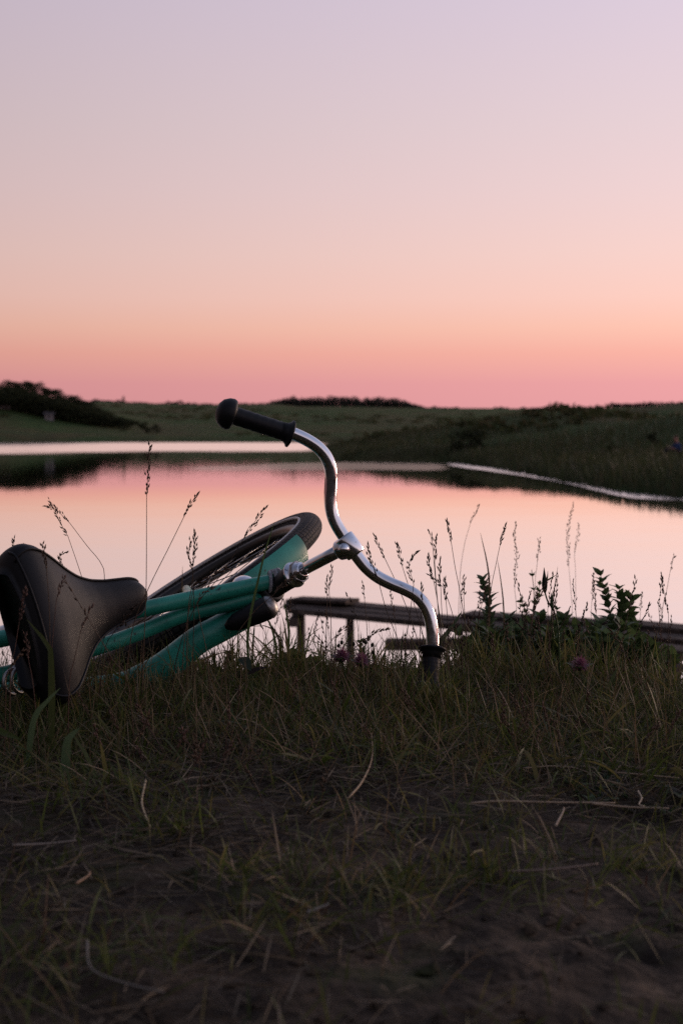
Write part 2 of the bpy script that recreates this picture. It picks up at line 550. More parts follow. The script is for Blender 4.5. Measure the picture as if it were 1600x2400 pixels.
def fast_mesh(name, verts, loops, starts, material, tint=None, origin=(0, 0, 0), parent=None, smooth=False):
    me = bpy.data.meshes.new(name)
    verts = np.asarray(verts, np.float32) - np.asarray(origin, np.float32)
    me.vertices.add(len(verts)); me.vertices.foreach_set('co', verts.ravel())
    me.loops.add(len(loops)); me.loops.foreach_set('vertex_index', np.asarray(loops, np.int32))
    me.polygons.add(len(starts)); me.polygons.foreach_set('loop_start', np.asarray(starts, np.int32))
    if tint is not None:
        ca = me.color_attributes.new('tint', 'FLOAT_COLOR', 'POINT')
        c = np.ones((len(verts), 4), np.float32); c[:, :3] = tint
        ca.data.foreach_set('color', c.ravel())
    me.materials.append(material)
    me.update(calc_edges=True)
    me.validate()
    o = bpy.data.objects.new(name, me)
    COL.objects.link(o)
    o['_o'] = [float(c) for c in origin]
    if parent is not None:
        o.parent = parent
        o.location = (np.asarray(origin) - np.array(parent['_o'])).tolist()
    else:
        o.location = [float(c) for c in origin]
    return o


def blades(base, head, length, width, lean, curl, tint, ground=None, nseg=3, twist=None):
    """numpy blades: nseg segments, pointed tip; returns verts, loops, starts, tints"""
    n = len(base)
    k = nseg + 1
    cl = np.zeros((n, k, 3))
    pos = base.copy(); cl[:, 0] = pos
    hx = np.cos(head); hy = np.sin(head)
    for i in range(1, k):
        ph = lean + curl * (i - 0.5) / nseg
        st = length / nseg
        pos = pos + np.stack([hx * np.sin(ph) * st, hy * np.sin(ph) * st, np.cos(ph) * st], 1)
        if ground is not None:
            gz = ground(pos[:, 0], pos[:, 1]) + 0.002
            pos[:, 2] = np.maximum(pos[:, 2], gz)
        cl[:, i] = pos
    tw = rng.uniform(-1.2, 1.2, n) if twist is None else twist
    sx = np.stack([-hy * np.cos(tw) + hx * 0, hx * np.cos(tw), np.sin(tw)], 1)
    nv = 2 * nseg + 1
    V = np.zeros((n, nv, 3))
    for i in range(nseg):
        w = width * (0.75 + 0.25 * min(1, i * 2)) * (1 - (i / nseg) ** 2 * 0.6) * 0.5
        V[:, 2 * i] = cl[:, i] - sx * w[:, None]
        V[:, 2 * i + 1] = cl[:, i] + sx * w[:, None]
    V[:, -1] = cl[:, -1]
    lp = []; sizes = []
    for i in range(nseg - 1):
        lp += [2 * i, 2 * i + 1, 2 * i + 3, 2 * i + 2]; sizes.append(4)
    lp += [2 * nseg - 2, 2 * nseg - 1, 2 * nseg]; sizes.append(3)
    lp = np.array(lp); sizes = np.array(sizes)
    off = (np.arange(n) * nv)[:, None]
    loops = (lp[None, :] + off).ravel()
    st = np.concatenate([[0], np.cumsum(sizes)[:-1]])
    starts = (st[None, :] + (np.arange(n) * sizes.sum())[:, None]).ravel()
    grad = np.linspace(0.75, 1.1, nv)[None, :, None]
    T = (tint[:, None, :] * np.ones((1, nv, 1))).reshape(-1, 3)
    return V.reshape(-1, 3), loops, starts, T


# ------------------------------------------------------------------ the ground of the near bank
def g(x, y):
    x = np.asarray(x, float); y = np.asarray(y, float)
    z = (fbm(x * 1.3 + 5, y * 1.3, 3, 4) - 0.47) * 0.07
    z = z + (fbm(x * 7, y * 7, 9, 3) - 0.44) * 0.022
    z = z - 0.03 * np.exp(-(((y - 1.5) / 0.28) ** 2)) * sstep(-0.1, 0.4, x)      # a worn rut on the right
    crest = 2.50 + 0.06 * np.sin(x * 2.1 + 1) - 0.02 * sstep(0.12, 0.6, x) - 0.05 * sstep(-0.2, 0.3, x)
    q = np.maximum(y - crest, 0)
    z = z - 0.36 * q * q / (q + 0.18)
    z = np.maximum(z, -2.4)
    z = z + 7.5 * sstep(-3.0, -34.0, y) * (0.85 + 0.3 * fbm(x * 0.15, y * 0.15, 77, 2))     # unseen slope added behind the viewer to block low sky light
    return z


def g_fine(x, y):
    return g(x, y) + (fbm(x * 30, y * 30, 21, 4) - 0.46) * 0.026 * sstep(0.3, 0.55, fbm(x * 4, y * 4, 31, 2))


xs = np.unique(np.concatenate([np.linspace(-90, -14, 30), np.linspace(-14, -1.3, 40), np.linspace(-1.3, 1.3, 210), np.linspace(1.3, 14, 40), np.linspace(14, 90, 30)]))
ys = np.unique(np.concatenate([np.linspace(-45, -6, 30), np.linspace(-6, 0.7, 20), np.linspace(0.7, 2.6, 190), np.linspace(2.6, 8.2, 60)]))
XX, YY = np.meshgrid(xs, ys)
ZZ = g_fine(XX, YY)
V = np.stack([XX, YY, ZZ], -1).reshape(-1, 3)
nx = len(xs)
I, J = np.meshgrid(np.arange(nx - 1), np.arange(len(ys) - 1))
a = (J * nx + I).ravel()
loops = np.stack([a, a + 1, a + 1 + nx, a + nx], 1).ravel()
o = fast_mesh('ground', V, loops, np.arange(len(a)) * 4, M['soil'])
o.data.shade_smooth()
setp(o, kind='structure', label='dark trodden soil of the near bank')

# ------------------------------------------------------------------ far land, hills and right shore
SH_Y = np.array([10, 25, 33.7, 38.5, 42.9, 50.8, 64.5, 77, 84.5, 88, 120, 240, 400.])
SH_T = np.array([1.6, 0.8, 0.33, 0.24, 0.195, 0.159, 0.12, 0.09, 0.075, 0.0, -0.012, -0.006, -0.006])
RID_T = np.array([-0.6, -0.24, -0.171, -0.15, -0.09, -0.048, -0.03, 0.06, 0.12, 0.19, 0.24, 0.6])
RID_Y = np.array([954, 954, 951, 953, 956, 956, 962, 966, 967, 965, 963, 960.])


def gauss(x, y, cx, cy, sx, sy):
    return np.exp(-((x - cx) / sx) ** 2 - ((y - cy) / sy) ** 2)


def far_h(x, y):
    x = np.asarray(x, float); y = np.asarray(y, float)
    t = x / np.maximum(y, 1)
    xs_ = np.interp(y, SH_Y, SH_T) * y
    wob = (fbm(x * 0.25, y * 0.12, 41, 3) - 0.45)
    s1 = x - xs_ + wob * 1.6
    s2 = (y - 240) * 0.9 + wob * 5
    s = np.maximum(s1, s2)
    land = WATER_Z + np.where(s > 0, 0.75 * (1 - np.exp(-s / 1.6)) + 0.006 * np.minimum(s, 60), s * 0.12)
    on = sstep(0, 6, s)
    h = land
    near = sstep(30, 45, y) * (1 - sstep(170, 235, y)) * on
    h = h + near * (2.5 * gauss(x, y, 17, 112, 7.5, 22) + 2.9 * gauss(x, y, 26, 76, 9.5, 16) + 0.8 * gauss(x, y, 7, 108, 6, 14)
                    + 0.5 * (fbm(x * 0.12, y * 0.05, 51, 3) - 0.4))
    h = h + on * 5.2 * gauss(x, y, 58, 205, 34, 42)
    rid = CAM_Z + (1012 - np.interp(t, RID_T, RID_Y)) / FPX * 540 - WATER_Z
    h = h + on * rid * sstep(215, 545, y) * (1 + 0.0 * x) + on * 1.2 * (fbm(x * 0.02, y * 0.012, 61, 3) - 0.45) * sstep(240, 330, y)
    lh = np.where(x > -70, np.exp(-((x + 70) / 17.0) ** 2), 1.0) * np.exp(-((y - 305) / 38.0) ** 2)
    h = h + on * 7.0 * lh
    return h


rows = np.concatenate([np.geomspace(26, 240, 150), np.geomspace(243, 560, 90), np.geomspace(570, 3500, 30)])
ts = np.concatenate([np.linspace(-1.6, -0.32, 40), np.linspace(-0.31, 0.34, 240), np.linspace(0.36, 1.8, 50)])
TT, DD = np.meshgrid(ts, rows)
X = TT * DD; Y = DD
Z = far_h(X, Y)
Z = Z + (fbm(X * 0.9, Y * 0.5, 71, 3) - 0.45) * 0.35 * sstep(WATER_Z + 0.2, WATER_Z + 0.8, Z)
V = np.stack([X, Y, Z], -1).reshape(-1, 3)
nx = len(ts)
I, J = np.meshgrid(np.arange(nx - 1), np.arange(len(rows) - 1))
a = (J * nx + I).ravel()
loops = np.stack([a, a + 1, a + 1 + nx, a + nx], 1).ravel()
o = fast_mesh('hills', V, loops, np.arange(len(a)) * 4, M['grassland'])
o.data.shade_smooth()
setp(o, kind='structure', label='low grassy hills and shore beyond the lake')

# ------------------------------------------------------------------ water
o = mesh_obj('water', [(-1500, 3.5, WATER_Z), (1500, 3.5, WATER_Z), (1500, 900, WATER_Z), (-1500, 900, WATER_Z)], [(0, 1, 2, 3)], M['water'], smooth=False)
setp(o, kind='structure', label='calm pink lake mirroring the evening sky')


def on_water(px, py):
    dirv = FW + (px - 800) / FPX * RT + (1200 - py) / FPX * UP
    k = (WATER_Z - CAM_Z) / dirv[2]
    return CAMP + dirv * k


def ribbon(name, near, far, material, dz, label):
    """a wind-ruffled patch lying on the water between two lines"""
    nr = catmull([on_water(*p) for p in near], 60); fr = catmull([on_water(*p) for p in far], 60)
    V = []; E = []
    ks = [(0, 0.0), (0.12, 0.55), (0.3, 1.0), (0.7, 1.0), (0.9, 0.8), (1, 0.5)]
    for i in range(60):
        ends = min(1, i / 5.0, (59 - i) / 5.0)
        for t, e in ks:
            p = nr[i] * (1 - t) + fr[i] * t
            V.append((p[0], p[1], WATER_Z + dz)); E.append(e * ends)
    w = len(ks)
    F = [(i * w + j, (i + 1) * w + j, (i + 1) * w + j + 1, i * w + j + 1) for i in range(59) for j in range(w - 1)]
    o = mesh_obj(name, V, F, material, smooth=False)
    at = o.data.attributes.new('edge', 'FLOAT', 'POINT')
    at.data.foreach_set('value', np.array(E, np.float32))
    setp(o, kind='structure', label=label)
    return o


ribbon('water_ripples', [(-500, 1074), (-200, 1072), (100, 1068), (250, 1063), (450, 1062), (650, 1062), (790, 1060)],
       [(-500, 1037), (-200, 1037), (100, 1037), (250, 1037), (450, 1037), (650, 1037), (790, 1038)], M['ripple'], 0.02,
       'bright ruffled strip of water along the far shore')
ribbon('water_ripples', [(1040, 1090), (1100, 1099), (1200, 1113), (1330, 1136), (1420, 1158), (1500, 1173), (1620, 1176), (1900, 1210)],
       [(1040, 1084), (1100, 1090), (1200, 1103), (1330, 1124), (1420, 1142), (1500, 1155), (1620, 1162), (1900, 1185)], M['ripple_shore'], 0.02,
       'pale ruffled line of water along the right shore')
ribbon('water_ripples', [(430, 1104), (560, 1105), (700, 1104), (900, 1105), (1060, 1106)],
       [(430, 1095), (560, 1091), (700, 1085), (900, 1083), (1060, 1085)], M['ripple_soft'], 0.012,
       'faint brownish ruffled patch of water in front of the spit')

# ------------------------------------------------------------------ trees and bushes across the lake
def leaf_cloud(centers, radii, per, size, cols):
    """small random quads filling lumpy balls"""
    C = np.repeat(np.asarray(centers, float), per, 0); Rr = np.repeat(np.asarray(radii, float), per, 0)
    n = len(C)
    d = rng.normal(size=(n, 3)); d /= np.linalg.norm(d, axis=1)[:, None]
    p = C + d * Rr * (rng.uniform(0.25, 1, n) ** 0.5)[:, None]
    u = rng.normal(size=(n, 3)); u /= np.linalg.norm(u, axis=1)[:, None]
    w = np.cross(u, rng.normal(size=(n, 3))); w /= np.linalg.norm(w, axis=1)[:, None]
    s = rng.uniform(0.5, 1.2, n)[:, None] * size
    V = np.stack([p - u * s, p + w * s * 0.6, p + u * s, p - w * s * 0.6], 1).reshape(-1, 3)
    cols = np.asarray(cols, float)
    t = cols[rng.integers(0, len(cols), n)] * rng.uniform(0.7, 1.3, n)[:, None]
    return V, np.arange(n * 4), np.arange(n) * 4, np.repeat(t, 4, 0)


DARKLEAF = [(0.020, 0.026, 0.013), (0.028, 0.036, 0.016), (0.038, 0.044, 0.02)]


def make_tree(name, h, wide, label, cat, group=None, bush=False):
    """tapered trunk with limbs and an uneven crown, built at the origin"""
    root = empty(name, (0, 0, 0))
    parts = []
    tr = [(0, 0, -0.4), (0.02 * h, 0, 0.3 * h), (-0.02 * h, 0.02 * h, 0.75 * h)]
    pth = catmull(tr, 7)
    parts.append(tube(pth, np.linspace(0.035 * h, 0.008 * h, 7), 6))
    cs = []; rs = []
    k = 9 if not bush else 7
    for i in range(k):
        a = i * 2.4 + random.uniform(-0.4, 0.4); zz = random.uniform(0.18 if bush else 0.3, 0.85) * h
        rad = wide * 0.5 * (1.0 - abs(zz / h - 0.5)) * random.uniform(0.4, 0.9)
        c = np.array([math.cos(a) * rad, math.sin(a) * rad, zz]); cs.append(c)
        q = h * random.uniform(0.17, 0.27); rs.append((q * wide / h * 1.0, q * wide / h * 1.0, q))
        st = pth[min(6, int(zz / h * 5))]
        parts.append(tube(catmull([st, (st + c) / 2 + np.array([0, 0, 0.03 * h]), c], 5), np.linspace(0.012 * h, 0.004 * h, 5), 5))
    cs.append(np.array([0, 0, 0.85 * h])); rs.append((wide * 0.2, wide * 0.2, 0.16 * h))
    v, f = join(parts)
    mesh_obj('trunk', v, f, M['bark'], root)
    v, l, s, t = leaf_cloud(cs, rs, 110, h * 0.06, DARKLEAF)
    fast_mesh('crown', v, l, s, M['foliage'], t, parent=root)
    setp(root, label, cat, group)
    return root


def copy_tree(src, loc, sc, rz, label=None):
    r = src.copy(); COL.objects.link(r)
    for ch in src.children:
        c = ch.copy(); COL.objects.link(c); c.parent = r
    r.location = loc; r.scale = sc; r.rotation_euler = (0, 0, rz)
    if label: r['label'] = label
    return r


def place_far(px, y_m):
    x = (px - 800) / FPX * y_m
    return x, y_m, float(far_h(x, y_m))


TOPS_X = [-160, -60, 0, 22, 40, 60, 80, 110, 130, 170, 200, 215, 250, 280, 310]
TOPS_Y = [905, 915, 930, 912, 904, 914, 925, 917, 918, 928, 934, 950, 975, 990, 1001]
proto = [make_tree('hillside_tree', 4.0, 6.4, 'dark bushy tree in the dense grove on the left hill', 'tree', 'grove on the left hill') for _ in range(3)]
used = [False] * 3
for k, (px, ym, extra) in enumerate([(-150, 310, 0), (-110, 300, 0), (-60, 308, 4), (-20, 300, 6), (20, 305, 2), (40, 300, 0), (66, 306, 0), (86, 312, 4), (110, 300, 0), (132, 303, 0), (150, 298, 2),
                                     (172, 303, 0), (190, 300, 3), (206, 298, 0), (60, 290, 20), (105, 288, 22), (140, 287, 20), (180, 288, 22), (215, 290, 8), (236, 292, 4),
                                     (30, 288, 26), (-40, 288, 25), (160, 284, 38), (206, 284, 34), (240, 284, 16)]
                                  + [(x_, 282 - 2.0 * r_, 30 + 20 * r_) for r_ in (0, 1, 2) for x_ in range(-30 + 11 * r_, 312 - 14 * r_, 24)]):
    x, y, z = place_far(px, ym)
    top = CAM_Z + (1012 - np.interp(px, TOPS_X, TOPS_Y) - extra) / FPX * ym
    hh = min(6.5, max(2.6 if k < 25 else float(np.interp(px, [140, 310], [3.9, 1.7])), top - z))
    i = k % 3
    if not used[i]:
        r = proto[i]; used[i] = True
    else:
        r = copy_tree(proto[i], (0, 0, 0), (1, 1, 1), 0)
    r.location = (x, y, z - 0.1); r.scale = (max(hh / 4.0, 0.75),) * 2 + (hh / 4.0,); r.rotation_euler = (0, 0, random.uniform(0, 6))

bush0 = make_tree('round_bush', 2.0, 2.6, 'dark round bush at the foot of the left grove', 'bush', bush=True)
x, y, z = place_far(262, 278); bush0.location = (x, y, z)
for px, ym, s, lab in [(292, 270, 1.0, 'dark bush trailing right of the left grove on the slope'),
                       (342, 262, 1.1, 'left of two small bushes low on the slope near the far shore'),
                       (366, 264, 0.8, 'right of two small bushes low on the slope near the far shore'),
                       (292, 530, 1.6, 'lone tree standing on the far skyline right of the grove'),
                       (940, 150, 0.5, 'small bush on the low spit across the water'),
                       (1530, 66, 0.3, 'small tussock bush on the right bank left of the seated person')]:
    x, y, z = place_far(px, ym)
    sc = (s, s, s) if px != 292 or ym < 500 else (0.5, 0.5, 1.4)
    copy_tree(bush0, (x, y, z - 0.05), sc, random.uniform(0, 6), lab)
x, y, z = place_far(1105, 84)
bigb = make_tree('shore_bush', 2.0, 2.5, 'large dark bush at the water edge of the right shore', 'bush', bush=True)
bigb.location = (x, y + 1.5, z - 0.3); bigb.scale = (0.95, 0.95, 0.95)

# far wood on the skyline, one mass
cs = []; rs = []
for px in np.arange(648, 990, 5.0):
    ym = 548 + random.uniform(-8, 8); x, y, z = place_far(px, ym)
    tp = np.interp(px, [640, 660, 690, 720, 760, 800, 840, 880, 920, 960, 990], [948, 934, 931, 934, 932, 929, 934, 932, 933, 945, 955]) + random.uniform(-3, 3)
    top = CAM_Z + (1012 - tp) / FPX * ym
    hh = max(1.2, top - z)
    for q in range(3):
        cs.append((x + random.uniform(-1, 1), y, z + hh * (0.12 + 0.28 * q) + random.uniform(-0.2, 0.2))); rs.append((1.5, 2.2, hh * 0.36))
for px in np.arange(225, 650, 9.0):
    ym = 545; x, y, z = place_far(px, ym); hh = random.uniform(0.5, 1.6) * (0.4 + vnoise(px / 60.0, 0, 3))
    cs.append((x, y, z + hh * 0.4)); rs.append((1.6, 1.2, hh * 0.6))
for px in np.arange(990, 1430, 13.0):
    if vnoise(px / 30.0, 2, 5) > 0.5:
        ym = 545; x, y, z = place_far(px, ym); hh = random.uniform(0.5, 1.3)
        cs.append((x, y, z + hh * 0.4)); rs.append((1.3, 1.2, hh * 0.6))
for px in np.arange(1430, 1800, 6.0):
    ym = 545; x, y, z = place_far(px, ym); hh = 2.0 + random.uniform(-0.4, 0.4)
    cs.append((x, y, z + hh * 0.5)); rs.append((1.5, 1.2, hh * 0.55))
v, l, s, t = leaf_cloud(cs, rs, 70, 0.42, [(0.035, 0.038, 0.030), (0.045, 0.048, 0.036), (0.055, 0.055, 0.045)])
o = fast_mesh('far_wood', v, l, s, M['foliage'], t)
setp(o, 'far line of trees and hedges along the skyline', 'wood', kind='stuff')


# two little pale houses among the trees
def little_house(px, ym, w, h, label):
    x, y, z = place_far(px, ym)
    r = empty('little_house', (x, y, z))
    d = w * 0.8
    Vb = [(x + i * w / 2, y + j * d / 2, z + k) for k in (-0.5, h) for i, j in ((-1, -1), (1, -1), (1, 1), (-1, 1))]
    mesh_obj('wall', Vb, [(0, 1, 5, 4), (1, 2, 6, 5), (2, 3, 7, 6), (3, 0, 4, 7)], M['plaster'], r, smooth=False)
    e = 0.25
    Vr = [(x - w / 2 - e, y - d / 2 - e, z + h - 0.05), (x + w / 2 + e, y - d / 2 - e, z + h - 0.05), (x + w / 2 + e, y + d / 2 + e, z + h - 0.05), (x - w / 2 - e, y + d / 2 + e, z + h - 0.05),
          (x - w / 2 - e, y, z + h * 1.5), (x + w / 2 + e, y, z + h * 1.5)]
    mesh_obj('roof', Vr, [(0, 1, 5, 4), (2, 3, 4, 5), (0, 4, 3), (1, 2, 5), (3, 2, 1, 0)], M['roof'], r, smooth=False)
    wv, wf = box_between((x - w * 0.15, y - d / 2 - 0.01, z + h * 0.55), (x + w * 0.15, y - d / 2 - 0.01, z + h * 0.55), 0.06, h * 0.35)
    mesh_obj('window', wv, wf, M['trousers'], r, smooth=False)
    setp(r, label, 'house')


little_house(16, 280, 2.2, 1.6, 'pale little house beside the tallest tree of the left grove')
little_house(118, 276, 1.5, 1.1, 'pale shed below the grove on the left hill')

# ------------------------------------------------------------------ reeds and rough grass along the shores (one mass)
n = 26000
yy = rng.uniform(34, 130, n); xs0 = np.interp(yy, SH_Y, SH_T) * yy
off = rng.exponential(5.0, n)
xx = xs0 + off - 0.2
zz = far_h(xx, yy)
k = zz > WATER_Z - 0.06
base = np.stack([xx, yy, zz], 1)[k]; off = off[k]; n = len(base)
ln = rng.uniform(0.25, 0.7, n) * np.where(off < 1.5, 1.1, 0.75)
cl = np.array([(0.045, 0.058, 0.022), (0.066, 0.078, 0.030), (0.095, 0.082, 0.040)])
tt = cl[rng.choice(3, n, p=[.45, .35, .2])] * rng.uniform(0.7, 1.2, n)[:, None]
v, l, s, t = blades(base, rng.uniform(0, 6.28, n), ln, rng.uniform(0.03, 0.07, n), rng.uniform(0, 0.3, n), rng.uniform(0, 0.6, n), tt)
o = fast_mesh('shore_reeds', v, l, s, M['blade'], t)
setp(o, 'dark reeds and rough grass along the right shore', 'reeds', kind='stuff')


# scrub and tussocks over the right bank and the slopes (one mass)
cs = []; rs = []
for k in range(520):
    ym = random.uniform(42, 150); xx = float(np.interp(ym, SH_Y, SH_T)) * ym + random.uniform(1.0, 40) ** 1.0
    if vnoise(xx * 0.16, ym * 0.08, 19) < 0.52: continue
    z = float(far_h(xx, ym)); q = random.uniform(0.18, 0.5) * (1 + ym / 160)
    cs.append((xx, ym, z + q * 0.25)); rs.append((q * 1.5, q * 1.5, q * 0.75))
for k in range(700):
    ym = random.uniform(245, 430); xx = random.uniform(-0.26, 0.26) * ym
    if vnoise(xx * 0.03, ym * 0.02, 23) < 0.6: continue
    z = float(far_h(xx, ym)); q = random.uniform(0.4, 1.0)
    cs.append((xx, ym, z + q * 0.2)); rs.append((q * 1.8, q * 1.8, q * 0.6))
v, l, s, t = leaf_cloud(cs, rs, 60, 0.22, [(0.044, 0.056, 0.020), (0.062, 0.074, 0.028), (0.090, 0.076, 0.036)])
o = fast_mesh('scrub', v, l, s, M['foliage'], t)
setp(o, 'low scrub and tussocks over the banks across the lake', 'scrub', kind='stuff')

# ------------------------------------------------------------------ person sitting on the right bank
def skin_mesh(name, joints, edges, radii, material, parent, sub=2):
    me = bpy.data.meshes.new(name)
    me.from_pydata([tuple(j) for j in joints], edges, [])
    o = bpy.data.objects.new(name, me); COL.objects.link(o)
    o.modifiers.new('skin', 'SKIN')
    sd = o.modifiers.new('sub', 'SUBSURF'); sd.levels = sub; sd.render_levels = sub
    sv = me.skin_vertices[0].data
    for i, r in enumerate(radii):
        sv[i].radius = (r, r) if not isinstance(r, tuple) else r
    sv[0].use_root = True
    dg = bpy.context.evaluated_depsgraph_get()
    me2 = bpy.data.meshes.new_from_object(o.evaluated_get(dg))
    bpy.data.objects.remove(o)
    me2.materials.clear(); me2.materials.append(material); me2.shade_smooth()
    o = bpy.data.objects.new(name, me2); COL.objects.link(o)
    if parent is not None: o.parent = parent
    return o


px_, py_, pz_ = place_far(1586, 55)
# sits facing left (-x) with knees drawn up, forearms on the knees
J = [(0, 0, 0.12), (0.02, 0, 0.30), (-0.03, 0, 0.48), (-0.05, 0, 0.58), (-0.08, 0, 0.66), (-0.10, 0, 0.78),
     (-0.03, -0.17, 0.50), (-0.20, -0.20, 0.30), (-0.40, -0.12, 0.38), (-0.03, 0.17, 0.50), (-0.20, 0.20, 0.30), (-0.40, 0.12, 0.38),
     (-0.03, -0.09, 0.10), (-0.42, -0.11, 0.34), (-0.52, -0.11, 0.06), (-0.66, -0.11, 0.03), (-0.03, 0.09, 0.10), (-0.42, 0.11, 0.34), (-0.52, 0.11, 0.06), (-0.66, 0.11, 0.03)]
E = [(0, 1), (1, 2), (2, 3), (3, 4), (4, 5), (2, 6), (6, 7), (7, 8), (2, 9), (9, 10), (10, 11), (0, 12), (12, 13), (13, 14), (14, 15), (0, 16), (16, 17), (17, 18), (18, 19)]
Rr = [.14, .14, .13, .06, .09, .085, .06, .045, .035, .06, .045, .035, .09, .065, .045, .04, .09, .065, .045, .04]
person = skin_mesh('person', J, E, Rr, M['skin'], None)
person.location = (px_, py_, pz_ - 0.02)
person.rotation_euler = (0, 0, R_(12))
setp(person, 'person in a blue top sitting on the right bank looking over the water', 'person')
skin_mesh('shirt', [J[0], J[1], J[2], (-0.045, 0, .55), J[6], J[7], J[9], J[10]], [(0, 1), (1, 2), (2, 3), (2, 4), (4, 5), (2, 6), (6, 7)], [.155, .155, .145, .08, .078, .06, .078, .06], M['shirt'], person)
skin_mesh('trousers', [J[0], J[12], J[13], J[14], J[16], J[17], J[18]], [(0, 1), (1, 2), (2, 3), (0, 4), (4, 5), (5, 6)], [.15, .105, .08, .06, .105, .08, .06], M['trousers'], person)
skin_mesh('hair', [(-0.06, 0, .74), (-0.075, 0, .83)], [(0, 1)], [.085, .09], M['hair'], person)

# ------------------------------------------------------------------ jetty
jet = empty('wooden_jetty', (0.4, 8.4, WATER_Z))
setp(jet, 'weathered narrow wooden jetty on thin posts behind the handlebar', 'jetty')
ZD = -0.66


def dk(px, ym, dz=0.0):
    return np.array([(px - 800) / FPX * ym, ym, ZD + dz])


def plank(p0, p1, w, t, name='plank', mt='wood', taper=0.006):
    v, f = box_between(p0, p1, w, t, taper=taper)
    return mesh_obj(name, v, f, M[mt], jet, smooth=False)


yl, yr = 9.05, 7.55
plank(dk(682, yl), dk(1120, 8.25), 0.17, 0.032)
plank(dk(690, yl - 0.19, -0.004), dk(1150, 8.05, -0.01), 0.15, 0.034)
plank(dk(686, yl + 0.20, 0.006), dk(1005, 8.62, 0.004), 0.17, 0.04)
plank(dk(694, yl + 0.03, 0.034), dk(826, 8.86, 0.050), 0.17, 0.026)
plank(dk(1095, 8.32, 0.03), dk(1420, 7.9, 0.03), 0.19, 0.045)
plank(dk(1070, 8.12, 0.0), dk(1440, 7.62, 0.01), 0.18, 0.05)
plank(dk(1130, 7.86, -0.02), dk(1640, 7.2, -0.03), 0.18, 0.05)
plank(dk(1400, 7.95, 0.04), dk(1780, 7.5, 0.02), 0.20, 0.045)
plank(dk(1390, 7.72, 0.01), dk(1800, 7.25, 0.0), 0.18, 0.045)
plank(dk(1330, 7.5, 0.0), dk(1850, 6.95, -0.03), 0.2, 0.05)
plank(dk(1180, 7.7, -0.035), dk(1600, 7.0, -0.07), 0.16, 0.04)
plank(dk(906, 8.1, -0.108), dk(1190, 7.98, -0.085), 0.10, 0.06, 'beam', taper=0.01)
plank(dk(688, yl - 0.30, -0.07), dk(705, yl + 0.32, -0.055), 0.06, 0.05, 'beam')
plank(dk(1120, 7.75, -0.03), dk(1135, 8.4, 0.015), 0.06, 0.05, 'beam')
plank(dk(1560, 6.95, -0.11), dk(1580, 7.6, -0.04), 0.06, 0.05, 'beam')
for px, ym, r, top in [(703, 8.86, 0.025, -0.02), (820, 8.62, 0.024, -0.02), (706, 9.3, 0.022, -0.02), (1127, 8.0, 0.026, 0.0), (1140, 8.4, 0.02, 0.0),
                       (1395, 7.6, 0.03, -0.03), (1570, 7.1, 0.028, -0.09), (1590, 7.5, 0.02, -0.06)]:
    p = dk(px, ym, top)
    v, f = tube(catmull([p, p + np.array([0.006, 0.004, -0.5]), p + np.array([-0.004, 0, -1.25])], 8), [r, r * 1.04, r, r * 0.97, r, r, r * 1.02, r], 12)
    mesh_obj('post', v, f, M['rust'], jet)

# ------------------------------------------------------------------ the bicycle lying in the grass
bike = empty('bicycle', (-0.2, 2.5, 0.0))
setp(bike, 'old teal bicycle lying on its side in the grass with chrome handlebar raised', 'bicycle')


def part(name, vf, material, parent=None, smooth=True, uv=None):
    return mesh_obj(name, vf[0], vf[1], M[material], parent or bike, smooth=smooth, uv=uv)


def pp(rows):
    return [P(*r) for r in rows]


# frame tubes: two slim ones above, a fat low one below
A_ = catmull(pp([(-260, 1552, 2.22), (5, 1497, 2.29), (343, 1426, 2.39), (453, 1402, 2.42), (555, 1380, 2.45), (652, 1360, 2.47)]), 60)
part('top_tube', tube(A_, np.linspace(0.0142, 0.0132, 60), 28), 'teal')
B_ = catmull(pp([(-260, 1640, 2.22), (5, 1582, 2.30), (215, 1521, 2.37), (315, 1487, 2.40), (428, 1442, 2.43), (530, 1417, 2.455), (600, 1398, 2.47)]), 60)
part('middle_tube', tube(B_, np.linspace(0.0138, 0.0130, 60), 28), 'teal')
C_ = catmull(pp([(-140, 1622, 2.42), (120, 1628, 2.45), (280, 1615, 2.46), (335, 1594, 2.46), (390, 1560, 2.46), (461, 1503, 2.46), (514, 1474, 2.47), (575, 1440, 2.48), (620, 1410, 2.485)]), 70)
part('down_tube', tube(C_, np.interp(np.linspace(0, 1, 70), [0, 0.4, 0.55, 0.75, 1], [0.024, 0.027, 0.029, 0.0245, 0.0235]), 32), 'teal')
HT0 = P(612, 1396, 2.50); HT1 = P(690, 1347, 2.44)
part('head_tube', tube(catmull([HT0, HT1], 12), [0.021, 0.0205, 0.019, 0.0185, 0.0185, 0.0185, 0.0185, 0.0185, 0.0185, 0.019, 0.020, 0.0195], 30), 'dark_paint')
ax = HT1 - HT0; ax /= np.linalg.norm(ax)
part('lug', lathe(P(632, 1384, 2.485), ax, [(-0.016, 0.020), (-0.015, 0.0235), (0.004, 0.025), (0.012, 0.0235), (0.013, 0.020)], 28), 'dark_paint')
hs = part('headset', lathe(HT1 - ax * 0.004, ax, [(0, 0.0195), (0.001, 0.0226), (0.004, 0.0232), (0.006, 0.0226), (0.0065, 0.0185), (0.012, 0.0175), (0.018, 0.0182),
                                                  (0.020, 0.0172), (0.0225, 0.0150), (0.026, 0.0142), (0.028, 0.0118)], 36), 'chrome')
part('locknut', lathe(HT1 + ax * 0.0085, ax, [(0, 0.0195), (0.0012, 0.0206), (0.0058, 0.0206), (0.007, 0.0195)], 8), 'steel', hs, smooth=False)
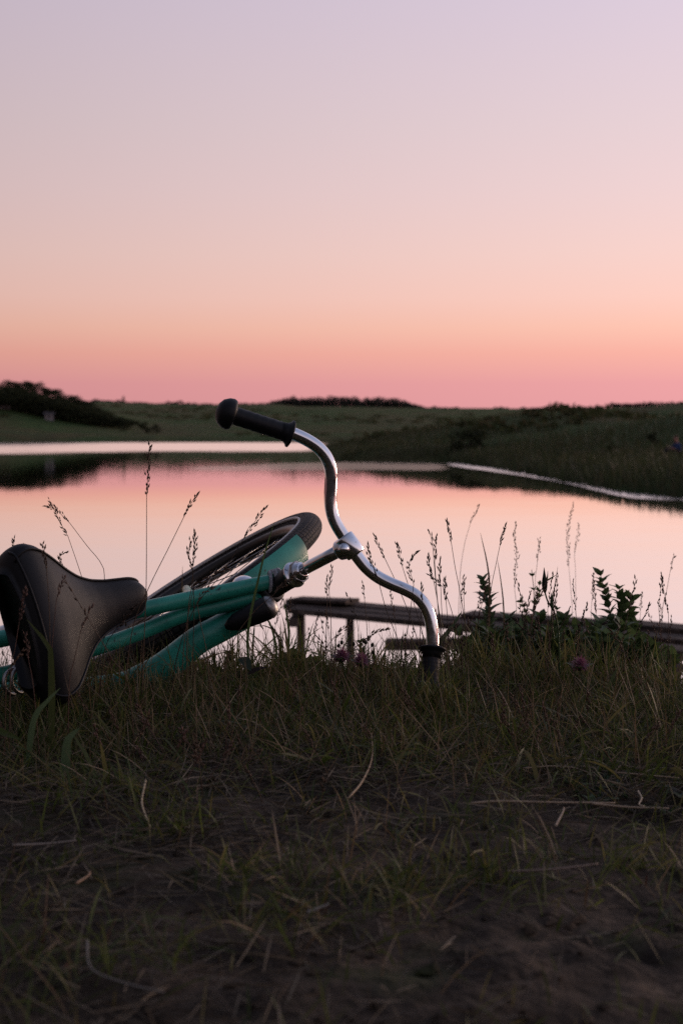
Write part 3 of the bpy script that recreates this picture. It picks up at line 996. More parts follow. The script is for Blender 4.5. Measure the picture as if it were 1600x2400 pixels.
# bits of cord wound round the tubes at the head
wr = None
for i, (px, py, r) in enumerate([(632, 1364, 0.0172), (641, 1362, 0.0178), (650, 1359, 0.0174), (658, 1356, 0.0170)]):
    c = P(px, py, 2.468)
    d = A_[-1] - A_[-8]; d /= np.linalg.norm(d)
    d = d + np.array([0.0, 0.25 * (i % 2) - 0.1, 0.12 * (i - 1.5)]); d /= np.linalg.norm(d)
    v, f, uv = torus(c, d, (0, 0, 1), r, 0.0032, nu=40, nv=8)
    part('cord_wrap', (v, f), 'cord')
# stem, clamp and bolt
ST1 = P(800, 1288, 2.355)
sax = ST1 - (HT1 + ax * 0.012); sl_ = np.linalg.norm(sax); sax /= sl_
stem = part('handlebar_stem', tube([HT1 + ax * 0.012, HT1 + ax * 0.012 + sax * sl_ * 0.33, HT1 + ax * 0.012 + sax * sl_ * 0.66, ST1], 0.0106, 28), 'chrome')
BAR = [(676, 1012, 2.330), (691, 1018, 2.333), (722, 1030, 2.338), (747, 1045, 2.343), (766, 1066, 2.346), (777, 1090, 2.348), (778, 1114, 2.35), (774, 1138, 2.351), (773, 1162, 2.352),
       (773, 1187, 2.352), (777, 1211, 2.352), (788, 1233, 2.352), (805, 1256, 2.352), (821, 1280, 2.352), (836, 1304, 2.352), (854, 1332, 2.352), (882, 1356, 2.352), (915, 1370, 2.352), (949, 1379, 2.35),
       (977, 1391, 2.348), (998, 1412, 2.346), (1010, 1442, 2.344), (1014, 1475, 2.342), (1014, 1512, 2.34), (1013, 1530, 2.339)]
bp = pp(BAR)
# even the curve out a little
bpa = np.array(bp)
for _ in range(2):
    bpa[1:-1] = 0.25 * bpa[:-2] + 0.5 * bpa[1:-1] + 0.25 * bpa[2:]
bar = part('handlebar', tube(catmull(bpa, 150), 0.0105, 32), 'chrome')
# clamp: a collar round the bar with a lug back to the stem
c0 = P(803, 1257, 2.352); c1 = P(836, 1301, 2.352); cd = c1 - c0; cl_ = np.linalg.norm(cd); cd /= cl_
part('clamp', lathe(c0, cd, [(0, 0.0112), (0.0008, 0.0158), (0.003, 0.0172), (cl_ * 0.5, 0.0176), (cl_ - 0.003, 0.0172), (cl_ - 0.0008, 0.0158), (cl_, 0.0112)], 36), 'chrome', stem)
lug_c = P(801, 1288, 2.345); toward = cvec(0.05, 0.12, 1.0)
side = cd
lv = []
# the lug: a rounded block that tapers from the collar to the stem
mid = (c0 + c1) / 2
back = (ST1 - sax * 0.006) - mid
pth = catmull([mid, mid + back * 0.45, mid + back * 0.9, mid + back * 1.25], 16)
part('clamp_lug', tube(pth, np.interp(np.linspace(0, 1, 16), [0, 0.5, 0.85, 1], [0.0190, 0.0185, 0.0165, 0.012]), 28), 'chrome', stem)
bc = P(803, 1289, 2.345) + cvec(0.1, 0.1, 1) * 0.0165
part('clamp_bolt', lathe(bc - cvec(0.12, 0.1, 1) * 0.004, cvec(0.12, 0.1, 1), [(0, 0.0100), (0.0025, 0.0100), (0.003, 0.0085), (0.006, 0.0080), (0.0085, 0.0062), (0.0100, 0.003), (0.0104, 0.0001)], 28), 'chrome', stem)


# grips: barrel with a flange inboard and a mushroom end
def grip(p_in, p_out, knob=True):
    d = p_out - p_in; ln = np.linalg.norm(d); d /= ln
    pr = [(0, 0.0112), (0.0006, 0.0205), (0.0018, 0.0228), (0.0042, 0.0226), (0.0065, 0.0190), (0.011, 0.0160), (0.018, 0.0150)]
    k = 18
    for i in range(k):                                  # shallow finger ridges
        s = 0.018 + (ln - 0.052) * i / (k - 1)
        pr.append((s, 0.0149 + 0.00035 * math.sin(i * 2.1)))
    pr += [(ln - 0.032, 0.0152), (ln - 0.0308, 0.0205), (ln - 0.029, 0.0245), (ln - 0.0245, 0.0262), (ln - 0.017, 0.0250), (ln - 0.008, 0.0200), (ln - 0.003, 0.0125), (ln, 0.0001)]
    return part('grip', lathe(p_in, d, pr, 36), 'rubber', bar)


grip(P(684, 1018, 2.331), P(506, 960, 2.30))
grip(P(1012, 1517, 2.339), P(1004, 1645, 2.31))

# ---- saddle
SO = P(64, 1473, 2.10)
sF = P(336, 1391, 2.30) - SO; sF /= np.linalg.norm(sF)
sL = P(122, 1655, 2.10) - P(20, 1292, 2.10)
sL = sL - sF * np.dot(sL, sF); sL /= np.linalg.norm(sL)
sU = np.cross(sF, sL)
if np.dot(sU, -FW) < 0: sU = -sU
SLEN = 0.256
st = np.array([0, 0.02, 0.06, 0.12, 0.2, 0.3, 0.4, 0.5, 0.6, 0.7, 0.8, 0.88, 0.94, 0.975, 1.0])
hw = np.array([0.088, 0.112, 0.122, 0.126, 0.119, 0.100, 0.078, 0.060, 0.048, 0.041, 0.037, 0.034, 0.028, 0.019, 0.006])
u0 = np.array([-0.004, 0.008, 0.016, 0.020, 0.019, 0.012, 0.004, -0.002, -0.004, -0.002, 0.003, 0.006, 0.006, 0.002, -0.008])
sk = np.array([0.045, 0.052, 0.058, 0.062, 0.064, 0.062, 0.058, 0.052, 0.046, 0.042, 0.040, 0.037, 0.032, 0.024, 0.010])
ns = 70
s_ = np.linspace(0, 1, ns) ** 1.0
hw_ = np.interp(s_, st, hw); u0_ = np.interp(s_, st, u0); sk_ = np.interp(s_, st, sk)
for _ in range(4):
    for arr in (hw_, u0_, sk_):
        arr[1:-1] = 0.25 * arr[:-2] + 0.5 * arr[1:-1] + 0.25 * arr[2:]
V = []; UV = []; m_ = 44
for i in range(ns):
    for j in range(m_ + 1):
        t = j / m_ * 2 - 1                      # -1..1 across: skirt, roll, crown, roll, skirt
        at_ = abs(t)
        sg = math.copysign(1, t)
        if at_ < 0.5:
            q = at_ / 0.5
            l = q * 0.86; u = u0_[i] + 0.010 * (1 - q * q)
            u -= 0.003 * (q ** 4)
        elif at_ < 0.72:
            q = (at_ - 0.5) / 0.22
            l = 0.86 + 0.14 * math.sin(q * math.pi / 2); u = u0_[i] - 0.003 - 0.021 * (1 - math.cos(q * math.pi / 2))
        else:
            q = (at_ - 0.72) / 0.28
            l = 1.0 - 0.08 * q * q; u = u0_[i] - 0.024 - max(0.002, sk_[i] - 0.024) * q
        V.append(SO + sF * (s_[i] * SLEN) + sL * (sg * l * hw_[i]) + sU * u)
        UV.append((s_[i], t * hw_[i] * 4))
w = m_ + 1
F = [(i * w + j, (i + 1) * w + j, (i + 1) * w + j + 1, i * w + j + 1) for i in range(ns - 1) for j in range(m_)]
F.append(tuple(range(w - 1, -1, -1)))
F.append(tuple(range((ns - 1) * w, ns * w)))
saddle = part('saddle', (np.array(V), F), 'vinyl', uv=UV)
saddle['label'] = 'black vinyl sprung saddle with piped edges'


def seam_pts(tq, lift=0.0008):
    out = []
    j = int(round((tq + 1) / 2 * m_))
    for i in range(2, ns - 3):
        out.append(np.array(V[i * w + j]) + sU * lift)
    return np.array(out)


for tq in (-0.55, 0.55):
    part('piping', tube(seam_pts(tq), 0.0021, 8), 'vinyl', saddle)
rear = [np.array(V[3 * w + j]) + sU * 0.001 - sF * 0.001 for j in range(int(0.17 * m_), int(0.83 * m_) + 1)]
part('piping', tube(np.array(rear), 0.0021, 8), 'vinyl', saddle)
# springs and rails below
for sg in (-1, 1):
    c = SO + sF * 0.035 + sL * (sg * 0.075) - sU * 0.035
    ang = np.linspace(0, 2 * math.pi * 4, 110)
    a1 = sL; a2 = sF
    path = c[None] - sU[None] * (np.linspace(0, 0.075, 110))[:, None] + (np.cos(ang)[:, None] * a1 + np.sin(ang)[:, None] * a2) * 0.019
    part('spring', tube(path, 0.0032, 8), 'steel', saddle)
    rail = catmull([SO + sF * 0.035 + sL * (sg * 0.06) - sU * 0.112, SO + sF * 0.12 + sL * (sg * 0.028) - sU * 0.085, SO + sF * 0.235 + sL * (sg * 0.012) - sU * 0.028], 24)
    part('rail', tube(rail, 0.0035, 10), 'steel', saddle)
spc = SO + sF * 0.115 - sU * 0.095
post = part('seat_post', tube([spc + sU * 0.012, spc - sU * 0.10, spc - sU * 0.20], 0.0125, 20), 'chrome')
seat_bot = spc - sU * 0.44 - sF * 0.02
part('seat_tube', tube(catmull([spc - sU * 0.12, spc - sU * 0.28, seat_bot], 14), 0.0155, 22), 'teal')

# ---- front wheel
wc = P(451, 1402, 2.86)
wa = cvec(0.850, 0.527, 0)
wn = cvec(-0.527 * 0.985, 0.850 * 0.985, 0.122)
wn = wn - wa * np.dot(wn, wa); wn /= np.linalg.norm(wn)
WR = 0.272


def wheel(name, wc, wn, wa, spokes=28):
    wb = np.cross(wn, wa)
    # rim: a channel section
    prof = [(-0.016, -0.013), (-0.003, -0.015), (0.002, -0.013), (0.002, -0.010), (-0.008, -0.006), (-0.010, 0.0), (-0.008, 0.006), (0.002, 0.010), (0.002, 0.013), (-0.003, 0.015), (-0.016, 0.013), (-0.020, 0.0)]
    nu = 96; V = []; F = []
    RR = WR - 0.018
    for i in range(nu):
        u = 2 * math.pi * i / nu; e = wa * math.cos(u) + wb * math.sin(u)
        for dr, dz in prof:
            V.append(wc + e * (RR + dr) + wn * dz)
    k = len(prof)
    for i in range(nu):
        for j in range(k):
            F.append((i * k + j, ((i + 1) % nu) * k + j, ((i + 1) % nu) * k + (j + 1) % k, i * k + (j + 1) % k))
    rim = part(name, (np.array(V), F), 'dark_steel')
    v, f, uv = torus(wc, wn, wa, WR + 0.006, 0.0240, nu=160, nv=28)
    part('tyre', (v, f), 'tyre', rim, uv=uv)
    for sg in (-1, 1):
        e1 = WR + 0.006 - 0.0240 * 0.50; zz = sg * 0.0240 * 0.88
        v, f, uv = torus(wc + wn * zz, wn, wa, e1, 0.0034, nu=120, nv=6)
        part('tyre_stripe', (v, f), 'whitewall', rim)
    hub = part('hub', lathe(wc - wn * 0.024, wn, [(0, 0.005), (0.004, 0.006), (0.005, 0.013), (0.007, 0.018), (0.009, 0.018), (0.012, 0.011), (0.024, 0.010), (0.036, 0.011), (0.039, 0.018), (0.041, 0.018), (0.043, 0.013), (0.044, 0.006), (0.048, 0.005)], 24), 'rubber', rim)
    for i in range(spokes):
        sg = 1 if i % 2 else -1
        u = 2 * math.pi * i / spokes; u2 = u + (0.6 if (i // 2) % 2 else -0.6)
        p0 = wc + (wa * math.cos(u2) + wb * math.sin(u2)) * 0.016 + wn * sg * 0.016
        p1 = wc + (wa * math.cos(u) + wb * math.sin(u)) * (RR - 0.019)
        part('spoke', tube([p0, (p0 + p1) / 2, p1], 0.0011, 5), 'steel', rim)
    return rim, wb


fw, wb = wheel('front_wheel', wc, wn, wa)
# which way round is near?
near_s = 1 if np.dot(wb, -FW) > 0 else -1
GR, Gr = WR + 0.006 + 0.0335 - 0.050, 0.050            # shallow arched sheet, wider than the tyre
v, f, uv = torus(wc, wn, wa, GR, Gr, a0=near_s * R_(35), a1=near_s * R_(68), nu=40, nv=16, v0=-R_(46), v1=R_(24), closed=False)
vi, fi, _ = torus(wc, wn, wa, GR, Gr - 0.0016, a0=near_s * R_(35), a1=near_s * R_(68), nu=40, nv=16, v0=-R_(46), v1=R_(24), closed=False)
part('front_mudguard', join([(v, f), (vi, fi)]), 'teal')
# fork: crown at the head, a blade each side of the wheel to the hub
crown = P(585, 1372, 2.58)
cr = wc + (wa * math.cos(near_s * R_(84)) + wb * math.sin(near_s * R_(84))) * (WR + 0.055)
part('steerer', tube(catmull([HT0 + ax * 0.01, (HT0 + cr) / 2, cr], 10), 0.0125, 18), 'dark_paint')
for sg in (-1, 1):
    q0 = cr + wn * sg * 0.012; q1 = cr + wn * sg * 0.036 - (cr - wc) * 0.12; q2 = wc + (cr - wc) * 0.35 + wn * sg * 0.026; q3 = wc + wn * sg * 0.022
    part('fork_blade', tube(catmull([q0, q1, q2, q3], 30), np.linspace(0.0135, 0.008, 30), 18), 'teal')
# chrome dome that shows above the top tube
dome = P(572, 1368, 2.56)
part('chrome_dome', lathe(dome - cvec(0.0, 1, 0.25) * 0.02, cvec(0.05, 1, 0.25), [(0, 0.024), (0.012, 0.0245), (0.022, 0.0225), (0.029, 0.0175), (0.033, 0.010), (0.0345, 0.0005)], 30), 'chrome')
# bullet lamp tucked under the head tube
l0 = P(528, 1470, 2.425); l1 = P(652, 1413, 2.43); ld = l1 - l0; ll = np.linalg.norm(ld)
lamp = part('headlamp', lathe(l0, ld, [(0, 0.004), (0.008, 0.010), (0.02, 0.0155), (ll * 0.55, 0.0195), (ll * 0.78, 0.0205), (ll * 0.80, 0.0198)], 30), 'rubber')
part('lens', lathe(l0 + ld / ll * (ll * 0.80), ld, [(0, 0.0200), (0.003, 0.0206), (0.006, 0.0195), (0.0115, 0.0165), (0.0155, 0.010), (0.018, 0.0005)], 30), 'steel', lamp)
part('lamp_bracket', tube(catmull([P(590, 1432, 2.44), P(606, 1412, 2.46), P(622, 1394, 2.49)], 10), 0.006, 10), 'steel')
# ---- rear half, mostly beyond the left edge of the picture
bbx = P(-140, 1622, 2.42)
rwc = P(-560, 1600, 2.45)
rn = -sL if sL[2] < 0 else sL
rn = rn + np.array([0, 0, 0.6]); rn /= np.linalg.norm(rn)
rwa = sF - rn * np.dot(sF, rn); rwa /= np.linalg.norm(rwa)
rwc[2] = max(rwc[2], 0.09)
wheel('rear_wheel', rwc, rn, rwa)
for sg in (-1, 1):
    part('chain_stay', tube(catmull([bbx, (bbx + rwc) / 2 + rn * sg * 0.045, rwc + rn * sg * 0.055], 14), 0.009, 12), 'teal')
    part('seat_stay', tube(catmull([A_[0], (A_[0] + rwc) / 2 + rn * sg * 0.045, rwc + rn * sg * 0.055], 14), 0.008, 12), 'teal')
part('bottom_bracket', lathe(bbx - rn * 0.04, rn, [(0, 0.02), (0.004, 0.023), (0.076, 0.023), (0.08, 0.02)], 22), 'teal')
chr_ = part('chainring', lathe(bbx + rn * 0.045, rn, [(0, 0.02), (0, 0.085), (0.003, 0.088), (0.006, 0.085), (0.006, 0.02)], 46), 'steel')
cdir = np.cross(rn, rwa); cdir /= np.linalg.norm(cdir)
for sg in (-1, 1):
    k0 = bbx + rn * sg * 0.058; k1 = k0 + (rwa * 0.5 * sg + cdir * 0.4 * sg) * 0.2 + rn * sg * 0.01
    ck = part('crank', tube(catmull([k0, (k0 + k1) / 2, k1], 8), [0.012, 0.011, 0.009, 0.008, 0.008, 0.008, 0.009, 0.010], 12), 'steel')
    v, f = box_between(k1 + rn * sg * 0.02 - rwa * 0.035, k1 + rn * sg * 0.02 + rwa * 0.035, 0.07, 0.022, up=cdir)
    part('pedal', (v, f), 'rubber', ck, smooth=False)

# ------------------------------------------------------------------ grass of the near bank (uncountable: stuff)
GREEN = np.array([(0.048, 0.068, 0.014), (0.070, 0.094, 0.020), (0.105, 0.122, 0.030), (0.15, 0.130, 0.045)])
DRY = np.array([(0.16, 0.105, 0.056), (0.23, 0.155, 0.085), (0.12, 0.074, 0.042), (0.32, 0.235, 0.145)])
GREY = np.array([(0.080, 0.060, 0.038), (0.115, 0.088, 0.056), (0.050, 0.038, 0.025), (0.17, 0.135, 0.090)])
RED = np.array([(0.085, 0.030, 0.018), (0.060, 0.030, 0.016)])


def pick(pal, n):
    return pal[rng.integers(0, len(pal), n)] * rng.uniform(0.65, 1.3, n)[:, None]


def scatter(n, y0, y1, dens, spread=0.40, extra=0.35):
    """random points on the bank between two distances, kept by a density map"""
    yy = rng.uniform(y0, y1, n); xx = rng.uniform(-1, 1, n) * (yy * spread + extra)
    k = rng.uniform(0, 1, n) < dens(xx, yy)
    xx = xx[k]; yy = yy[k]
    return np.stack([xx, yy, g(xx, yy) - 0.002], 1)


def dens_mid(x, y):
    d = sstep(0.36, 0.60, fbm(x * 3.0 + 3, y * 3.0, 91, 3))
    left = 1 - sstep(-0.10, 0.28, x - (y - 1.6) * 0.25)
    back = sstep(1.75, 2.15, y + 0.08 * (fbm(x * 5, y * 5, 93, 2) - 0.5))
    return np.clip(d * (0.12 + 0.55 * left) * sstep(0.8, 1.5, y) + back, 0.02, 1)


def ground_at(px, d):
    q = P(px, 1620, d)
    q[2] = float(g(q[0], q[1])) - 0.006
    return q


def tuft_points(nt_, per, y0, y1, dens, rad, **kw):
    c = scatter(nt_, y0, y1, dens, **kw)
    c = np.repeat(c, per, 0)
    c[:, :2] += rng.normal(0, rad, (len(c), 2))
    c[:, 2] = g(c[:, 0], c[:, 1]) - 0.002
    return c


def add_grass(name, sets, label, material='blade'):
    Vs = []; Ls = []; Ss = []; Ts = []; vo = lo = 0
    for v, l, s, t in sets:
        Vs.append(v); Ls.append(l + vo); Ss.append(s + lo); Ts.append(t); vo += len(v); lo += len(l)
    o = fast_mesh(name, np.vstack(Vs), np.concatenate(Ls), np.concatenate(Ss), M[material], np.vstack(Ts))
    return setp(o, label, 'grass', kind='stuff')


U = rng.uniform
sets = []
# taller grass round the bicycle and along the crest
b_ = scatter(50000, 2.15, 3.5, lambda x, y: 0.15 + 0.85 * sstep(0.34, 0.58, fbm(x * 5, y * 5, 5, 3)))
n = len(b_); tall = (0.45 + 0.9 * fbm(b_[:, 0] * 2.2, b_[:, 1] * 2.2, 15, 3)) * (1 - 0.4 * sstep(2.4, 2.65, b_[:, 1]))
sets.append(blades(b_, U(0, 6.28, n), U(0.02, 0.065, n) * tall, U(0.0016, 0.0034, n), U(0.05, 0.55, n), U(0.0, 1.2, n), pick(GREEN, n), g))
b_ = tuft_points(260, 9, 2.35, 3.3, lambda x, y: 0.9 + 0 * x, 0.018)
n = len(b_)
sets.append(blades(b_, U(0, 6.28, n), U(0.04, 0.125, n), U(0.0016, 0.0038, n), U(0.02, 0.45, n), U(0.0, 1.0, n), pick(GREEN, n), g, nseg=4))
# low mat in front
b_ = scatter(60000, 0.8, 2.3, dens_mid)
n = len(b_)
sets.append(blades(b_, U(0, 6.28, n), U(0.02, 0.065, n), U(0.0012, 0.0028, n), U(0.2, 1.2, n), U(0.0, 1.0, n), pick(GREEN, n), g))
# little green tufts in the bare earth close to the camera
b_ = tuft_points(420, 14, 0.75, 1.6, lambda x, y: sstep(0.42, 0.6, fbm(x * 5, y * 5, 97, 2)), 0.016)
n = len(b_)
sets.append(blades(b_, U(0, 6.28, n), U(0.012, 0.04, n), U(0.0014, 0.003, n), U(0.1, 1.1, n), U(0.0, 0.8, n), pick(GREEN, n) * 1.1, g))
# bank behind the crest: rank grass whose tops stand against the water
b_ = scatter(18000, 3.3, 6.2, lambda x, y: 0.8 + 0 * x)
n = len(b_)
sets.append(blades(b_, U(0, 6.28, n), U(0.05, 0.12, n), U(0.003, 0.006, n), U(0.02, 0.5, n), U(0.0, 0.9, n), pick(GREEN, n), g))
# long limp blades tangled over one another
b_ = scatter(13000, 1.65, 2.9, lambda x, y: sstep(1.6, 2.0, y) * (0.5 + 0.5 * fbm(x * 3, y * 3, 33, 2)))
n = len(b_)
sets.append(blades(b_, U(0, 6.28, n), U(0.03, 0.085, n) * (1 + 0.5 * sstep(2.2, 2.35, b_[:, 1]) - 0.6 * sstep(2.4, 2.6, b_[:, 1])) * (0.6 + 0.9 * fbm(b_[:, 0] * 2.5, b_[:, 1] * 2.5, 37, 2)), U(0.0012, 0.0026, n), U(0.3, 1.1, n), U(0.2, 1.6, n), pick(GREEN, n) * 1.15, g, nseg=5))
# thicker knots of grass where the bicycle presses into it and along the crest
for cx, cd, num, rad, hmin, hmax in [(1000, 2.24, 200, 0.030, 0.04, 0.095), (1030, 2.36, 80, 0.03, 0.04, 0.09), (960, 2.3, 60, 0.03, 0.03, 0.07), (150, 2.02, 200, 0.05, 0.03, 0.07), (330, 2.36, 130, 0.05, 0.025, 0.055),
                                     (250, 2.2, 160, 0.05, 0.03, 0.07), (60, 2.1, 140, 0.05, 0.03, 0.09),
                                     (1080, 2.6, 60, 0.04, 0.05, 0.13), (1150, 2.55, 80, 0.04, 0.05, 0.11), (1220, 2.6, 80, 0.04, 0.05, 0.12), (1300, 2.5, 70, 0.04, 0.04, 0.10), (1380, 2.6, 70, 0.04, 0.05, 0.12),
                                     (1450, 2.55, 60, 0.04, 0.04, 0.10), (690, 2.5, 40, 0.03, 0.05, 0.13), (640, 2.6, 30, 0.03, 0.05, 0.13), (560, 2.55, 25, 0.03, 0.03, 0.09), (810, 2.5, 40, 0.04, 0.04, 0.10), (890, 2.5, 30, 0.04, 0.04, 0.11)]:
    c = ground_at(cx, cd)
    b_ = np.tile(c, (num, 1)); b_[:, :2] += rng.normal(0, rad, (num, 2)); b_[:, 2] = g(b_[:, 0], b_[:, 1]) - 0.002
    sets.append(blades(b_, U(0, 6.28, num), U(hmin, hmax, num), U(0.0016, 0.0046, num), U(0.02, 0.5, num), U(0, 1.1, num), pick(GREEN, num), g, nseg=5))
# clumps in the foreground, left and middle
b_ = tuft_points(900, 22, 1.15, 2.2, lambda x, y: sstep(0.46, 0.60, fbm(x * 2.6 + 9, y * 3.2, 131, 3)) * (1 - 0.85 * sstep(0.0, 0.22, x - 0.25 * (y - 1.4))), 0.022)
n = len(b_)
sets.append(blades(b_, U(0, 6.28, n), U(0.018, 0.062, n), U(0.0014, 0.0034, n), U(0.1, 1.2, n), U(0.0, 1.2, n), pick(GREEN, n), g))
# a few broad blades of other kinds
b_ = scatter(1500, 1.8, 3.0, lambda x, y: 0.8 + 0 * x)
n = len(b_)
sets.append(blades(b_, U(0, 6.28, n), U(0.03, 0.10, n), U(0.004, 0.008, n), U(0.2, 1.1, n), U(0.2, 1.4, n), pick(GREEN, n), g, nseg=5))
add_grass('grass', sets, 'green grass growing over the near bank')

sets = []
# standing dry stems among the green
b_ = scatter(9000, 1.9, 3.4, lambda x, y: 0.5 + 0.3 * sstep(2.1, 2.5, y))
n = len(b_)
sets.append(blades(b_, U(0, 6.28, n), U(0.04, 0.13, n), U(0.0009, 0.0017, n), U(0.02, 0.7, n), U(-0.1, 0.5, n), pick(DRY, n), g))
b_ = scatter(7000, 0.9, 2.0, dens_mid)
n = len(b_)
sets.append(blades(b_, U(0, 6.28, n), U(0.025, 0.08, n), U(0.001, 0.0022, n), U(0.2, 1.3, n), U(0, 0.7, n), pick(DRY, n), g))
b_ = tuft_points(120, 10, 0.85, 1.8, dens_mid, 0.02)
n = len(b_)
sets.append(blades(b_, U(0, 6.28, n), U(0.012, 0.03, n), U(0.002, 0.0035, n), U(0.2, 1.2, n), U(0, 0.8, n), pick(RED, n), g))
b_ = scatter(9000, 1.6, 2.7, lambda x, y: sstep(1.6, 2.0, y) * (0.4 + 0.6 * fbm(x * 3, y * 3, 35, 2)))
n = len(b_)
sets.append(blades(b_, U(0, 6.28, n), U(0.035, 0.11, n) * (1 + 0.3 * sstep(2.2, 2.35, b_[:, 1]) - 0.5 * sstep(2.4, 2.6, b_[:, 1])), U(0.0008, 0.0016, n), U(0.4, 1.3, n), U(-0.2, 0.8, n), pick(np.vstack([DRY, GREY]) * 1.25, n), g, nseg=4))
add_grass('dry_grass', sets, 'dry brown grass stems mixed through the green grass', 'straw')

# flattened thatch: pale stems lying on the earth
sets = []
b_ = scatter(42000, 0.8, 2.45, lambda x, y: np.clip(0.10 + 0.9 * sstep(1.35, 1.9, y) * (0.35 + 0.65 * fbm(x * 3, y * 5, 81, 3)) + 0.25 * (1 - sstep(-0.2, 0.2, x)), 0, 1) * (1 - 0.8 * sstep(0.0, 0.25, x) * (1 - sstep(1.55, 1.8, y))))
b_[:, 2] += U(0.001, 0.012, len(b_))
n = len(b_)
sets.append(blades(b_, U(0, 6.28, n), U(0.02, 0.085, n), U(0.0008, 0.002, n), U(1.25, 1.62, n), U(-0.15, 0.35, n), pick(GREY, n), g))
add_grass('flattened_thatch', sets, 'flattened grey dead grass lying on the soil', 'straw')

# crumbs of earth and little stones
cs = scatter(5200, 0.75, 2.0, lambda x, y: 0.75 * (1 - 0.6 * dens_mid(x, y)))
V = []; LO = []
octa = np.array([(1, 0, 0), (0, 1, 0), (-1, 0, 0), (0, -1, 0), (0.3, 0.2, 1), (0, 0, -1)])
of = [(0, 1, 4), (1, 2, 4), (2, 3, 4), (3, 0, 4), (1, 0, 5), (2, 1, 5), (3, 2, 5), (0, 3, 5)]
Fl = []
for i, c in enumerate(cs):
    sz = 0.0015 + 0.011 * random.random() ** 4
    a_ = random.uniform(0, 6.28); ca, sa = math.cos(a_), math.sin(a_)
    q = octa * (U(0.6, 1.3, (6, 3))) * sz * np.array([1.3, 1.0, 0.6])
    q = np.stack([q[:, 0] * ca - q[:, 1] * sa, q[:, 0] * sa + q[:, 1] * ca, q[:, 2]], 1) + c + np.array([0, 0, sz * 0.2])
    V.append(q); Fl += [tuple(j + 6 * i for j in f) for f in of]
o = mesh_obj('soil_crumbs', np.vstack(V), Fl, M['soil'], smooth=False)
setp(o, 'loose crumbs of earth and tiny stones on the bare soil', 'soil', kind='stuff')

# ------------------------------------------------------------------ seed-headed grasses, each one a plant of its own
TAN = (0.13, 0.080, 0.050); DKB = (0.050, 0.032, 0.022); PINKISH = (0.15, 0.085, 0.062); OLV = (0.045, 0.050, 0.022)


def spikelets(path, col, width, dense, seed, droop=0.0):
    """little pointed spikelets set along the head"""
    r = np.random.default_rng(seed)
    Ln = np.linalg.norm(np.diff(path, axis=0), axis=1).sum()
    T, A, B = frames(path)
    k = max(6, int(Ln / 0.0028 * dense))
    V = []; T_ = []
    for i in range(k):
        f = (i + r.uniform(0, 0.9)) / k * (len(path) - 1)
        j = min(int(f), len(path) - 2); w = f - j
        c = path[j] * (1 - w) + path[j + 1] * w
        ph = r.uniform(0, 6.28); side = A[j] * math.cos(ph) + B[j] * math.sin(ph)
        env = math.sin(min(1, (i + 1) / k * 1.15) * math.pi * 0.93) ** 0.6 + 0.12
        outw = width * env * r.uniform(0.2, 1.0)
        ax_ = T[j] + side * r.uniform(0.15, 0.5) + np.array([0, 0, -droop]); ax_ = ax_ / np.linalg.norm(ax_)
        p = c + side * outw + T[j] * outw * 1.2
        l = r.uniform(0.0055, 0.0098); wd = r.uniform(0.0010, 0.0017)
        s1_ = np.cross(ax_, side); s1_ = s1_ / (np.linalg.norm(s1_) + 1e-9); s2_ = np.cross(ax_, s1_)
        m0 = p + ax_ * l * 0.4
        V += [p, m0 + s1_ * wd, m0 + s2_ * wd, m0 - s1_ * wd, m0 - s2_ * wd, p + ax_ * l]
        # fine branchlet back to the axis
        V += [c, c + s1_ * 0.00025, p]
        tn = np.array(col) * r.uniform(0.6, 1.35)
        T_ += [tn] * 9
    V = np.array(V)
    lf = [(0, 2, 1), (0, 3, 2), (0, 4, 3), (0, 1, 4), (1, 2, 5), (2, 3, 5), (3, 4, 5), (4, 1, 5), (6, 7, 8)]
    loops = (np.array(lf).ravel()[None] + (np.arange(k) * 9)[:, None]).ravel()
    return V, loops, np.arange(k * 9) * 3, np.array(T_)


SEED = [100]


def stalk(pts, d, base, label, col=TAN, width=0.003, dense=1.0, headfrac=None, head_n=2, r0=0.00085, droop=0.0, group=None, stemcol=None, d_base=None):
    """pts: tip first; the first head_n points carry the seed head; base: pixel column where it is rooted"""
    SEED[0] += 1
    db = d_base or d
    b0 = ground_at(base, db)
    dd = lambda i: d + (db - d) * i / max(1, len(pts))
    w_ = [P(p[0], p[1], dd(i)) for i, p in enumerate(pts)]
    head = catmull(w_[:head_n], 14)[::-1]
    stem = catmull(w_[head_n - 1:] + [b0], 26)[::-1]
    root = empty('grass_stalk', b0)
    full = np.vstack([stem, head[1:]])
    v, f = tube(full, np.linspace(r0, r0 * 0.4, len(full)), 5, caps=False)
    lo = np.array(f).ravel(); stt = np.arange(len(f)) * 4
    sc = np.array(stemcol or tuple(c * 0.9 for c in col))
    fast_mesh('stem', v, lo, stt, M['straw'], np.tile(sc, (len(v), 1)), origin=b0, parent=root)
    v, l, s, t = spikelets(head, col, width, dense, SEED[0], droop)
    fast_mesh('seed_head', v, l, s, M['straw'], t, origin=b0, parent=root)
    setp(root, label, 'grass', group)
    return root


